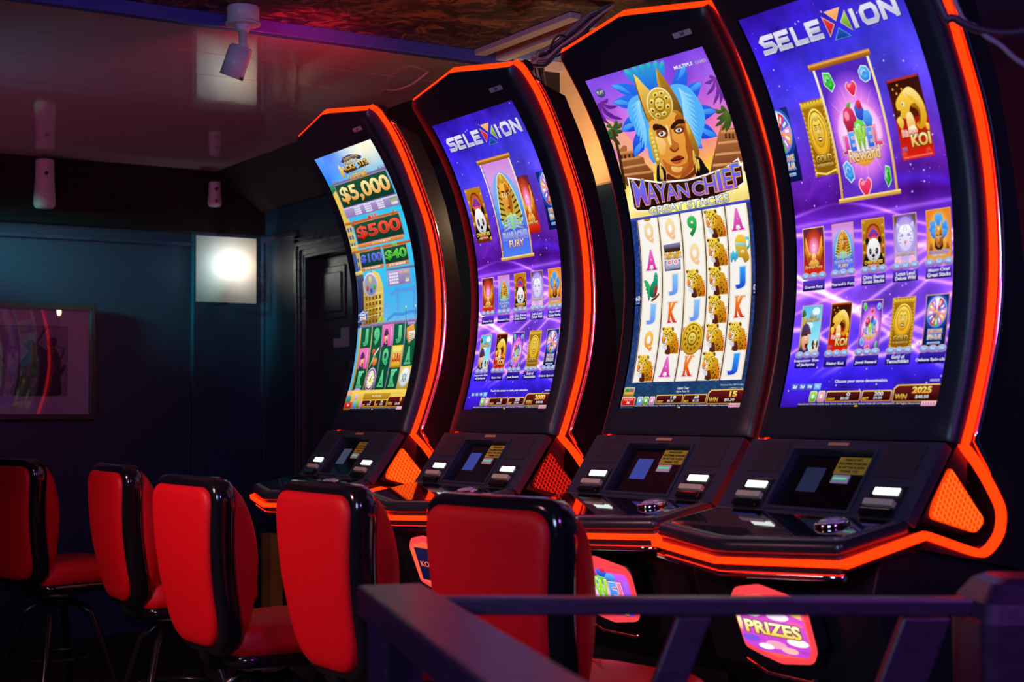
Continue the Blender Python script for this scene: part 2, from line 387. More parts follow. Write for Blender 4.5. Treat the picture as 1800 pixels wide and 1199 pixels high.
def card_tiger(a):
    a.rect(0, 0, 100, 100, '#7058d0', '#d8b8f0'); a.radial(50, 44, 50, 40, [(0, '#f8f0ff'), (.6, '#c0b0f0'), (1, '#a890e0')])
    for sx in (-1, 1): a.poly([(50 + sx * 20, 20), (50 + sx * 38, 15), (50 + sx * 40, 30)], '#e8dcff', '#b0a0e8'); a.poly([(50, 2), (50 + sx * 30, 4), (50 + sx * 46, 22), (50 + sx * 48, 2)], '#6a4818', '#8a6020'); a.L -= 2
    a.L += 2
    a.poly([(50, 20), (70, 22), (82, 36), (84, 50), (72, 62), (60, 70), (40, 70), (28, 62), (16, 50), (18, 36), (30, 22)], '#ffffff', '#d0c4f4', 1)
    for sx in (-1, 1):
        a.ell(50 + sx * 15, 40, 6, 3, '#8878d0'); a.ell(50 + sx * 15, 40, 2.4, 2.2, '#70c8f8')
        for k in range(4): a.line([(50 + sx * 30, 34 + k * 7), (50 + sx * (22 - k), 36 + k * 6)], 1.6, '#9080c8'); a.L -= 1
        a.L += 1
        a.line([(50 + sx * 3, 22), (50 + sx * 7, 31)], 1.8, '#9080c8')
    a.poly([(43, 52), (57, 52), (50, 58)], '#f090c0', '#c060a0', 1); a.line([(50, 58), (50, 62)], 1.2, '#8070b8')
    for k, x in enumerate((16, 80)): a.radial(x, 89, 14, 8, [(0, '#fff0a0'), (.4, '#ff98d8'), (1, '#f4d8f8')], 10)
    a.text('LOTUS LAND', 8, 73, 92, 80, '#ffe8a0', '#e0a050', .02, '#5a3080', .05); a.text('DELUXE WILD', 22, 81.5, 78, 85.5, '#ffffff', '#e0d0ff', .02, '#5a3080', .04)
def card_chief(a):
    a.rect(0, 0, 100, 100, '#f08020', '#e8a040'); a.radial(50, 40, 48, 44, [(0, '#ffe870'), (.6, '#f8b840'), (1, '#e88828')])
    for x, y in ((8, 36), (12, 24), (14, 46), (22, 52), (92, 36), (88, 24), (86, 46), (78, 52), (36, 8), (50, 4), (64, 8)): a.leaf(50, 40, x, y, 16, '#58b8f8', '#2060e0', .05)
    a.poly([(34, 46), (32, 72), (44, 78), (58, 78), (68, 72), (66, 46)], '#181018')
    a.poly([(36, 40), (64, 40), (65, 56), (60, 68), (50, 73), (40, 68), (35, 56)], '#e8a050', '#b06020', 1); a.poly([(53, 42), (64, 42), (64, 56), (60, 66), (53, 72)], '#b86828', '#8a4014', 1)
    for sx in (-1, 1): a.line([(50 + sx * 3, 49.5), (50 + sx * 12, 48)], 2, '#301408'); a.ell(50 + sx * 7.5, 52, 3, 1.3, '#f8f0e8'); a.ell(50 + sx * 7.5, 52, 1.3, 1.2, '#100808'); a.L -= 3
    a.L += 3
    a.poly([(48, 52), (52, 52), (54, 60), (46, 60)], '#ffc070', '#c87830'); a.line([(44, 65), (56, 64.5)], 1.8, '#7a2410')
    a.poly([(36, 44), (38, 22), (46, 34), (54, 34), (63, 20), (65, 44), (50, 38)], '#ffd850', '#a87010'); a.radial(50, 36, 8, 6, [(0, '#fff0a0'), (1, '#c89018')])
    for x in (8, 78): a.poly([(x, 78), (x + 4, 64), (x + 12, 64), (x + 18, 78)], '#b87038', '#7a4018')
    a.text('MAYAN CHIEF', 8, 77, 92, 85, '#6878f0', '#5048d0', .03, '#ffc860', .05, out2='#3a1808', o2w=.07); a.text('GREAT STACKS', 22, 86, 78, 90, '#ffffff', '#d0d0d0', .02, '#3a2010', .04)
def inspector(a, full=True):
    a.poly([(2, 100), (6, 86), (20, 78), (44, 84), (52, 100)], '#303880', '#202458', 1)
    a.poly([(12, 58), (40, 56), (48, 66), (46, 80), (38, 90), (24, 90), (14, 80)], '#f8c0a0', '#d88868', 1)
    a.ell(9, 72, 4, 6, '#f0a888', '#d07858'); a.poly([(36, 66), (50, 74), (46, 79), (36, 77)], '#f4a888', '#e08868', 1)
    a.ell(32, 66, 5, 3.4, '#ffffff'); a.ell(33.5, 66, 1.8, 2, '#101010'); a.line([(26, 61), (38, 60)], 2.4, '#382018'); a.poly([(30, 80), (44, 79), (42, 87), (33, 87)], '#5a0c10', '#8a2028', 1); a.line([(29, 79), (46, 78)], 2.4, '#40281c')
    a.poly([(4, 60), (8, 44), (20, 36), (38, 38), (48, 48), (56, 58), (40, 58), (20, 60)], '#584078', '#302048', 1); a.poly([(6, 58), (48, 51), (54, 57), (8, 63)], '#803038', '#501820')
def card_inspector(a):
    a.rect(0, 0, 100, 100, '#58c0f0', '#a8f0f8'); a.ell(72, 12, 20, 8, '#e8fcff'); a.ell(40, 40, 22, 7, '#d0f8ff')
    a.poly([(4, 14), (14, 14), (24, 40), (20, 100), (0, 100)], '#d8b050', '#907028'); a.poly([(0, 10), (12, 8), (20, 18), (0, 22)], '#388048', '#205028', 1)
    inspector(a)
    a.poly([(64, 100), (66, 82), (74, 72), (86, 70), (96, 78), (98, 100)], '#f4ece0', '#d0c0a8', 1); a.ell(72, 78, 6, 7, '#5a3420'); a.ell(93, 80, 5, 8, '#5a3420'); a.ell(82, 80, 2, 2, '#101010'); a.ell(76, 87, 5, 3.4, '#201410')
    a.text('SIGN OF', 40, 19, 76, 25, '#f0c850', '#a87818', .02, '#4a2808', .05); a.text('JACKPOTS', 22, 26, 92, 35, '#f8d048', '#c07818', .03, '#5a2c08', .07)
def card_koi(a):
    a.rect(0, 0, 100, 50, '#2c1008', '#5a1808'); a.rect(0, 50, 100, 100, '#a81808', '#d82010'); a.L -= 1
    for x, y in ((14, 12), (30, 8), (40, 14), (22, 18)): a.ell(x, y, 2.4, 1.6, '#f8a030'); a.L -= 1
    a.L += 1
    a.line([(2, 1.5), (98, 1.5)], 3, '#b03020')
    a.poly([(12, 30), (30, 20), (58, 13), (80, 20), (94, 34), (97, 50), (88, 62), (72, 66), (60, 60), (74, 54), (78, 42), (68, 34), (54, 36), (44, 46), (30, 50), (16, 44)], '#ffd84a', '#d89010', 1)
    a.poly([(40, 20), (60, 13), (80, 20), (92, 34), (90, 46), (80, 36), (66, 24), (52, 24)], '#ffe890', '#f0b428', 1); a.poly([(54, 36), (70, 34), (80, 44), (76, 56), (66, 60), (74, 52), (72, 42)], '#a86808', '#8a5008', 1)
    for k in range(6): a.line([(50 + k * 7, 20 + k * 3), (56 + k * 6, 26 + k * 4)], 1, '#c88a10'); a.L -= 1
    a.L += 1
    a.ell(33, 32, 4, 2.6, '#fff8e0'); a.ell(32, 32, 2, 1.8, '#201008'); a.poly([(10, 38), (22, 40), (16, 46), (10, 44)], '#5a2c08', '#3a1804', 1)
    a.poly([(36, 46), (52, 44), (58, 60), (46, 66), (34, 62)], '#ffe8a8', '#f0a830', 1); a.poly([(4, 50), (18, 46), (24, 54), (14, 62)], '#ffd860', '#e0a020', 1); a.poly([(34, 62), (54, 60), (60, 68), (40, 70)], '#fff4d8', '#f8d0a0', 1)
    a.poly([(90, 60), (98, 62), (96, 70), (88, 66)], '#ffd860', '#d89020', 1)
    a.text('Rising', 12, 63, 60, 74, '#f8a0a0', '#e06070', .03, '#fff0d0', .04, out2='#701010', o2w=.06); a.text('KOI', 36, 70, 96, 86, '#ffe8a0', '#e0a030', .04, '#2a2008', .05)
    for x in (8, 84): a.ell(x, 94, 9, 5, '#e84838', '#c02818'); a.L -= 1
    a.L += 1; a.line([(6, 97), (94, 97)], 2, '#f86850'); a.rect(4, 84, 20, 89, '#b86890', '#8a5088')
def fruit(a, cx, cy, s):
    X = lambda x: cx + x * s; Y = lambda y: cy + y * s
    a.ell(X(-13), Y(-4), 13 * s, 11 * s, '#e83868', '#8a1038', 8); a.ell(X(-17), Y(-8), 5 * s, 4 * s, '#ff90b0', None, 6); a.ell(X(8), Y(-9), 9 * s, 8 * s, '#4870f0', '#2038b0', 7); a.ell(X(20), Y(-2), 9 * s, 8 * s, '#60b0ff', '#2060d0', 6)
    a.ell(X(10), Y(-14), 5 * s, 4 * s, '#ff4060', '#a01030', 8); a.poly([(X(-14), Y(-16)), (X(-4), Y(-18)), (X(-8), Y(-12))], '#60d040', '#208020'); a.ell(X(2), Y(4), 12 * s, 8 * s, '#70e858', '#20a030', 8); a.ell(X(-1), Y(2), 5 * s, 3 * s, '#c0ffb0', None, 6)
def jewel_logo(a, x0, y0, x1, y1):
    w_, h = x1 - x0, y1 - y0; xs = [0, .2, .36, .64, .80, 1.0]; cs = [('#f060c8', '#c02090'), ('#60a8ff', '#2858e0'), ('#a8f020', '#48a810'), ('#60a8ff', '#2858e0'), ('#ff80b8', '#e03888')]
    for k, ch in enumerate('JEWEL'):
        dy = [.16, .06, -.02, .02, .02][k] * h
        a.text(ch, x0 + w_ * xs[k], y0 + dy, x0 + w_ * (xs[k + 1] - .02), y0 + h * .62 + dy * (.6 if k != 2 else 0) + (h * .06 if k == 2 else 0), *cs[k], .045, '#ffffff', .018, out2='#9a3818', o2w=.045); a.L -= 3
    a.L += 3
    a.text('Reward', x0 + w_ * .12, y0 + h * .58, x1 - w_ * .12, y1, '#fff0c8', '#e8b870', .02, '#7a3010', .035)
def card_jewel(a):
    a.rect(0, 0, 100, 100, '#5028b8', '#6030c0')
    a.radial(50, 52, 60, 46, [(0, '#ffffff'), (.25, '#ffe0ff'), (.55, '#f088f0'), (.85, '#9048e0'), (1, '#5a2cc0')], 40); a.T[-1:] = a.T[-1:]
    for k in range(22):
        q = k * 2 * math.pi / 22 + .1; r = .92 if k % 2 else .75
        a.poly([(50 + 22 * math.cos(q - .03), 52 + 16 * math.sin(q - .03)), (50 + 60 * r * math.cos(q), 52 + 46 * r * math.sin(q)), (50 + 22 * math.cos(q + .03), 52 + 16 * math.sin(q + .03))], '#f8c0f8', '#f0a8f4'); a.L -= 1
    a.L += 1
    a.radial(50, 53, 42, 24, [(0, '#ffffff'), (.6, '#fce0fc'), (.9, '#f8c0f8'), (1, '#e888f0')], 36)
    gem(a, 17, 11, 10, 7.5, '#48d850', '#109030', 5, 20); gem(a, 86, 12, 10, 6, '#60b8f8', '#2878e0', 7, 0); heart(a, 55, 20, 9, 5.6, '#ff4060', '#d01040')
    gem(a, 16, 80, 10, 7, '#58b0f8', '#2080d8', 6, 30); heart(a, 44, 93, 11, 7, '#ff4878', '#d81850'); gem(a, 88, 88, 8, 6, '#38c840', '#107820', 5, 100)
    a.poly([(28, 70), (72, 70), (62, 76), (50, 78), (38, 76)], '#f8c850', '#e09020', 1)
    fruit(a, 50, 47, 1.0); jewel_logo(a, 12, 50, 90, 74)
def card_gold(a):
    a.rect(0, 0, 100, 100, '#a87010', '#8a5808')
    for k in range(16):
        for x in (0, 100): a.ell(x, 3 + k * 6.3, 10, 3.2, '#f0c030', '#9a6408', 6); a.L -= 1
    a.L += 1
    for k in range(7): a.ell(8 + k * 14, 6, 8, 5, '#f8d848', '#b07c10', 6); a.L -= 1
    a.L += 1
    a.ell(50, 44, 42, 33, '#ffe860', '#b88010', 32); a.ell(50, 44, 38, 30, '#8a5c08', '#c89018', 32); a.ell(50, 44, 35, 28, '#ffd848', '#e8a818', 32); a.ell(50, 42, 26, 21, '#a87410', '#c08818', 28); a.ell(50, 42, 23, 19, '#ffe060', '#d89c18', 28)
    for sx in (-1, 1): a.ell(50 + sx * 9, 38, 5, 2.4, '#7a4c04'); a.ell(50 + sx * 9, 38, 2.4, 1.6, '#fff0a0'); a.line([(50 + sx * 3, 34), (50 + sx * 15, 33)], 1.8, '#8a5c08'); a.L -= 3
    a.L += 3
    a.poly([(46, 40), (54, 40), (56, 47), (44, 47)], '#fff0a0', '#b87c10'); a.ell(50, 52, 10, 3.4, '#7a4c04'); a.rect(43, 51, 57, 53, '#fff0c0'); a.poly([(36, 24), (50, 18), (64, 24), (50, 28)], '#fff080', '#c08810', 1)
    a.text('GOLD', 16, 72, 84, 82, '#ffe070', '#8a5808', .03, '#3a2404', .06); a.text('OF TENOCHTITLAN', 14, 84, 86, 88, '#ffe890', '#c09020', .02, '#4a2c04', .04); a.line([(4, 94), (50, 98), (96, 94)], 2.4, '#ffe070')
def wheelpic(a, cx, cy, rx, ry):
    a.ell(cx, cy, rx * 1.1, ry * 1.1, '#a8d0ff', '#4878d0', 32); K = ['#f8a040', '#b868e0', '#48b848', '#e03030', '#4868e0', '#f090c0']
    for k in range(12):
        q0 = k * math.pi / 6 + .26; q1 = q0 + math.pi / 6
        a.poly([(cx, cy)] + [(cx + rx * math.cos(q0 + (q1 - q0) * t / 3), cy + ry * math.sin(q0 + (q1 - q0) * t / 3)) for t in range(4)], K[k % 6] if k != 8 else '#f8f4ff'); a.L -= 1
    a.L += 1
    for k in range(12):
        q = k * math.pi / 6 + .52; a.line([(cx + rx * .5 * math.cos(q), cy + ry * .5 * math.sin(q)), (cx + rx * .86 * math.cos(q), cy + ry * .86 * math.sin(q))], rx * .10, '#ffffff', '#f0e8ff'); a.L -= 1
    a.L += 1; a.ell(cx, cy, rx * .14, ry * .14, '#ffe060', '#c08810')
def card_wheel(a):
    a.rect(0, 0, 100, 100, '#182878', '#0c1048'); a.ell(50, 34, 54, 36, '#3058c8', '#182878', 28); wheelpic(a, 50, 32, 41, 27)
    a.text('DELUXE', 18, 64, 82, 72, '#ffe040', '#f09010', .04, '#2060e0', .09, out2='#70c0ff', o2w=.12); a.text('SPIN-ULAR', 18, 74, 82, 83, '#fff0a0', '#f0b020', .04, '#2060e0', .09, out2='#70c0ff', o2w=.12)
    a.rrect(20, 88, 80, 92.5, 2, '#a8d8f8', '#5888c8'); a.text('DELUXE', 30, 89, 70, 91.6, '#c03050', None, .02)
CARDS = dict(dragon=card_dragon, pharaoh=card_pharaoh, panda=card_panda, tiger=card_tiger, chief=card_chief, inspector=card_inspector, koi=card_koi, jewel=card_jewel, gold=card_gold, wheel=card_wheel)
def put_card(a, nm, x0, y0, x1, y1, edge='#e0a050'):
    L = a.L
    if edge: a.rect(x0 - 4, y0 - 2, x1 + 4, y1 + 2, edge, '#a86028')
    i = len(a.T); a.frame(x0, y0, x1, y1); CARDS[nm](a); a.pop()
    keep = []
    for uv, c, l in a.T[i:]:                       # keep the picture inside its card
        uv = np.stack([np.clip(uv[:, 0], x0, x1), np.clip(uv[:, 1], y0, y1)], 1); keep.append((uv, c, l))
    a.T[i:] = keep; h = a.L; a.L = L; return h
def gold_box(a, x0, y0, x1, y1, r=5, tall=False):
    a.rrect(x0, y0, x1, y1, r, '#ffd860', '#c07818'); a.rrect(x0 + 5, y0 + 2.6, x1 - 5, y1 - 2.6, r, '#5a1418', '#240608')
def meters(a, cred, cm, bet, bm_, win, wm):
    L = a.L
    gold_box(a, 302, 959, 528, 986); gold_box(a, 534, 959, 720, 986); a.L = L + 6
    a.poly([(726, 955), (745, 947), (1000, 946), (1000, 988), (726, 988)], '#ffd860', '#b87018'); a.poly([(733, 957), (750, 949.5), (1000, 949), (1000, 985), (733, 985)], '#6a181c', '#240608'); a.L = L + 9
    T = lambda s, x0, y0, x1, y1, c1, c2: (a.text(s, x0, y0, x1, y1, c1, c2, .02), setattr(a, 'L', L + 9))
    T('CREDIT', 312, 976, 366, 982.5, '#ffd860', '#e09020'); T('BET', 545, 975.5, 582, 982.5, '#ffd860', '#e09020'); T('WIN', 742, 969, 812, 982, '#ffd860', '#c87010')
    w_ = lambda s, k: k * len(s)
    T(cred, 448 - w_(cred, 11), 962.5, 448 + w_(cred, 11), 972, '#ffffff', '#d8d8e8'); T(cm, 402, 974, 456, 981.5, '#e8e8f4', '#c0c0d0')
    T(bet, 640 - w_(bet, 9), 962.5, 640 + w_(bet, 9), 972, '#ffffff', '#d8d8e8'); T(bm_, 612, 974, 664, 981.5, '#e8e8f4', '#c0c0d0')
    a.text(win, 950 - w_(win, 28), 952, 950, 968, '#fff080', '#f09818', .04, '#5a2808', .05); a.L -= 2; T(wm, 862, 972, 940, 981, '#f0f0f8', '#c8c8d4')
    a.rect(120, 988.6, 1000, 999, '#1a1430'); a.text('MALFUNCTION VOIDS ALL PAYS AND PLAYS. ALL WINS PAID BY ATTENDANT. All Rights Reserved.', 124, 989.5, 900, 994.5, '#e8e4f4'); a.L -= 1
    a.rect(905, 987, 990, 997.5, '#f8d8e8', '#e0a0b8'); [a.rect(913 + 15 * q, 989.4, 922 + 15 * q, 995.4, '#c87090') for q in range(5)]; a.ell(513, 997, 12, 1.8, '#c8b818'); a.L = L + 14
# ------------------------------------------------------------------ the two selection screens
def sel_bg(u, v):
    n = fbm(u, v, 5, 3); n2 = fbm(u, v, 11, 9)
    c = stops(v, [(0, '#3414b4'), (.1, '#3a1ee0'), (.22, '#4c3cf4'), (.32, '#5a3ad8'), (.42, '#5c22a8'), (.50, '#480e84'), (.55, '#5a24b8'), (.62, '#7c48ec'), (.74, '#7a42e8'), (.84, '#5432ec'), (.92, '#3c24f4'), (1, '#3c16b0')])
    c = c * (.62 + .72 * n)[:, None] + np.array([.10, .05, .10]) * (n2 - .5)[:, None]
    c[:, 0] += .10 * np.clip(u - .4, 0, 1) * np.exp(-((v - .25) / .15) ** 2); c[:, 1] += .10 * u * np.exp(-((v - .12) / .12) ** 2)
    def streak(d, w_, amp, col=(1, .82, 1)):
        g = np.exp(-(d / w_) ** 2) * amp * .8; return g[:, None] * np.array(col)
    L = lambda x0, y0, x1, y1: (v - (y0 + (y1 - y0) * (u - x0) / (x1 - x0)))
    msk = np.clip((v - .49) * 30, 0, 1) * np.clip((.93 - v) * 20, 0, 1)
    arcs = [(v - (.515 - .02 * np.sin(np.pi * np.clip(u * 1.3, 0, 1)) + .13 * np.clip(u - .25, 0, 1) ** 1.4), .0035, .55), (L(0, .665, .55, .80), .006, .65), (L(0, .70, .5, .775), .004, .4), (L(.25, .80, .7, .69), .004, .55),
            (v - (.705 - .018 * np.sin(np.pi * u) + .05 * np.clip(u - .7, 0, 1)), .0045, .5), (L(.5, .775, 1.0, .885), .005, .5), (v - (.80 + .075 * np.sin(np.pi * np.clip((u - .1) / .95, 0, 1))), .006, .75), (L(.55, .85, 1, .74), .007, .6),
            (L(.3, .585, 1, .64), .006, .45), (L(0, .54, 1, .53), .005, .3), (L(.5, .66, 1, .60), .009, .35), (v - (.56 + .06 * u ** 2), .003, .5), (L(0, .76, .4, .70), .004, .35), (L(.35, .74, 1, .845), .0035, .5), (L(.8, .72, 1, .655), .004, .5)]
    for d, w_, amp in arcs: c += streak(d, w_, amp) * msk[:, None] + streak(d, w_ * 4, amp * .22, (.7, .4, 1)) * msk[:, None]
    fan = np.clip((v - .34) * 12, 0, 1) * np.clip((.50 - v) * 12, 0, 1)
    for d in (L(.0, .5, .35, .40), L(.05, .52, .3, .33), L(.75, .25, 1, .40), L(.7, .42, 1, .3), L(.0, .46, .4, .5)): c += streak(d, .012, .13, (.8, .3, 1)) * fan[:, None]
    d = v - (.50 - .035 * np.sin(np.pi * np.clip((u - .45) / .6, 0, 1))); c += streak(d, .014, .30, (.1, .2, 1)) * (u > .45)[:, None]
    return c
def stroke_letter(a, ch, x0, y0, x1, y1):
    """wide rounded sans letters as thick strokes"""
    w_, h = x1 - x0, y1 - y0; t = .27; hx = .5 * t * .75; hy = .5 * t * .85
    S = {'S': [[(1, hy), (.25, hy), (.1, .28), (.25, .5), (.75, .5), (.9, .72), (.75, 1 - hy), (0, 1 - hy)]], 'E': [[(1, hy), (0, hy)], [(.9, .5), (0, .5)], [(1, 1 - hy), (0, 1 - hy)], [(hx, 0), (hx, 1)]], 'L': [[(hx, 0), (hx, 1)], [(0, 1 - hy), (1, 1 - hy)]],
         'I': [[(.5, 0), (.5, 1)]], 'O': [[(.5, hy), (.24, hy + .01), (hx, .3), (hx, .7), (.24, 1 - hy), (.5, 1 - hy), (.76, 1 - hy), (1 - hx, .7), (1 - hx, .3), (.76, hy), (.5, hy)]], 'N': [[(hx, 1), (hx, 0)], [(1 - hx, 1), (1 - hx, 0)], [(hx * .6, .08), (1 - hx * .6, .92)]]}[ch]
    for col, gw, dx, dy in (('#181060', 4, 4, 2), ('#f4f0ff', 3, 0, 0), (None, 0, 0, 0)):
        for s_ in S:
            p = [Vector((x0 + q[0] * w_ + dx, y0 + q[1] * h + dy)) for q in s_]
            # strokes keep their width in both axes of the tall grid (v units are ~2x the u units)
            sw = 21.5; V = []; n = len(p)
            P2 = [Vector((q.x, q.y * 1.95)) for q in p]; up = []; dn = []
            for i, q in enumerate(P2):
                if i == 0: tt = P2[1] - q
                elif i == n - 1: tt = q - P2[i - 1]
                else: tt = (P2[i + 1] - q).normalized() + (q - P2[i - 1]).normalized()
                tt.normalize(); nn = Vector((-tt.y, tt.x))
                kk = 1 if i in (0, n - 1) else 1 / max(.6, nn.dot(Vector((-(q - P2[i - 1]).normalized().y, (q - P2[i - 1]).normalized().x))))
                up.append(q + nn * (sw + gw) * .5 * kk); dn.append(q - nn * (sw + gw) * .5 * kk)
            V = np.array([(q.x, q.y / 1.95) for q in up + dn])
            if col: K = np.tile(np.array(hexc(col)), (len(V), 1))
            else:
                f_ = np.clip((V[:, 1] - y0) / h, 0, 1); K = np.array([[s2l(q) for q in r] for r in stops(f_, [(0, '#e8e4ff'), (.45, '#dcd8f4'), (.55, '#a8a6c4'), (1, '#c4c6dc')])])
            a.tri(a.map(V), K, [t_ for i in range(n - 1) for t_ in ((i, i + 1, n + i + 1), (i, n + i + 1, n + i))])
        a.L += 1
    a.L -= 3
def selexion(center, side, msg, bet, win, wm):
    a = Art(); a.backdrop(150, 320, sel_bg); r = random.Random(4)
    for k in range(150):
        v = r.choice((r.uniform(5, 330), r.uniform(5, 520), r.uniform(330, 500), r.uniform(890, 985))); u = r.uniform(5, 995); s_ = r.choice((1.2, 1.2, 1.8, 2.6)); a.ell(u, v, s_ * 1.8, s_ * .95, '#c8b8ff' if s_ > 2 else '#8c78f0', None, 6); a.L -= 1
    for k in range(26): a.ell(r.uniform(20, 980), r.uniform(500, 900), 5, 2.6, '#e090ff', '#c070f8', 8); a.L -= 1
    a.L = 3
    for ch, x0, x1 in (('S', 64, 173), ('E', 177, 274), ('L', 289, 383), ('E', 388, 484), ('I', 675, 703), ('O', 730, 838), ('N', 848, 951)): stroke_letter(a, ch, x0 + 2, 58, x1 - 5, 105)
    for p, c1, c2 in (([(533, 47), (632, 47), (582, 75)], '#ffb870', '#f89848'), ([(507, 56), (565, 82), (513, 107)], '#f04048', '#b01020'), ([(653, 57), (604, 81), (655, 107)], '#a0d850', '#4a8a18'), ([(582, 92), (635, 118), (533, 118)], '#2858c0', '#183890')):
        q = np.array(p, float); c_ = q.mean(0); a.poly(c_ + (q - c_) * 1.1 + [2, 1], '#181060'); a.poly(c_ + (q - c_) * 1.04, '#e8c8b8' if c1 != '#2858c0' else '#60a0f0'); a.poly(c_ + (q - c_) * .9, c1, c2); a.L -= 3
    a.L = 8
    for nm, x0, x1 in side: put_card(a, nm, x0, 240, x1, 427, None)
    a.L += 36
    put_card(a, center, 350, 172, 682, 492, None); a.L += 48
    for x in (333, 680): a.rect(x, 170, x + 14, 494, '#fff0c0', '#e0a040')
    a.rect(314, 157, 710, 173, '#d88828', '#8a4a10'); a.rect(314, 160, 710, 164, '#f8c068', '#d08830'); a.rect(316, 489, 710, 500, '#f8d070', '#b87820'); a.rect(316, 490, 710, 493, '#fff0b0', '#f0c060')
    a.L = 8
    X1 = [(50, 190), (251, 387), (449, 585), (648, 782), (845, 981)]; X2 = [(54, 187), (254, 385), (454, 583), (651, 782), (851, 979)]
    N1 = ['dragon', 'pharaoh', 'panda', 'tiger', 'chief']; N2 = ['inspector', 'koi', 'jewel', 'gold', 'wheel']
    T1 = [('', 'Dragon Fury'), ('', "Pharaoh's Fury"), ('China Shores', 'Great Stacks'), ('Lotus Land', 'Deluxe Wild'), ('Mayan Chief', 'Great Stacks')]
    T2 = [('Inspector: Sign', 'of Jackpots'), ('', 'Rising Koi'), ('', 'Jewel Reward'), ('Gold of', 'Tenochtitlan'), ('', 'Deluxe Spin-ular')]
    for X, N, T, y0, y1, yc, yl in ((X1, N1, T1, 549, 667, 667, 678), (X2, N2, T2, 742, 864, 865, 873)):
        for (x0, x1), nm, (ta, tb) in zip(X, N, T):
            a.L = 8; h = put_card(a, nm, x0, y0, x1, y1, '#ffe070' if nm == 'dragon' else '#e8a860'); a.L = h
            for k in range(3):
                cx = x0 + (x1 - x0) * (.10 + .40 * k); a.ell(cx, yc, 29, 9, '#f0b048', '#b87028', 16); a.ell(cx, yc - .5, 25, 7.6, '#a0c0f8', '#5878d8', 16); a.text(('2¢', '5¢', '10¢')[k], cx - 13, yc - 4, cx + 13, yc + 3.4, '#e8f0ff', '#c0d0ff', .03); a.L -= 3
            a.L = 8; xm = (x0 + x1) / 2; a.rect(xm - 76, yl, xm + 76, yl + 26, '#5834c8' if yl < 700 else '#3420b0', '#140a58')
            hw = lambda s_: 5.6 * len(s_)
            if ta: a.text(ta, xm - hw(ta), yl + 3, xm + hw(ta), yl + 11.5, '#f4f0ff', None, .02); a.L -= 1
            a.text(tb, xm - hw(tb), yl + 13, xm + hw(tb), yl + 22, '#f4f0ff', None, .02)
    a.L = 8
    a.text(msg, 510 - 5.6 * len(msg), 931, 510 + 5.6 * len(msg), 940.5, '#f4f0ff', None, .02)
    for k in range(4):
        x = 52 + 52 * k; a.rect(x, 939, x + 46, 955, '#5070d8' if k < 3 else '#88b8f8', '#3850c0' if k < 3 else '#5898f0'); a.text(('2¢', '5¢', '10¢', '50¢')[k], x + 9, 942, x + 37, 952, '#ffffff' if k < 3 else '#c8e4ff', None, .03); a.L -= 2
    for x, c1, c2 in ((190, '#a0e860', '#389820'), (246, '#f8a8d8', '#d868a8')):
        a.rrect(x, 958, x + 50, 986, 8, '#f0e8a0', '#c0a850'); a.rrect(x + 5, 960, x + 45, 984, 7, c1, c2); a.ell(x + 24, 972, 10, 6, '#f0fff0', '#c0f0c0'); a.L -= 3
    a.L = 12; meters(a, '0', '$0.00', bet, '$4.00', win, wm); a.rect(930, 936, 985, 941, '#c0b8f0', '#8878d0'); return a
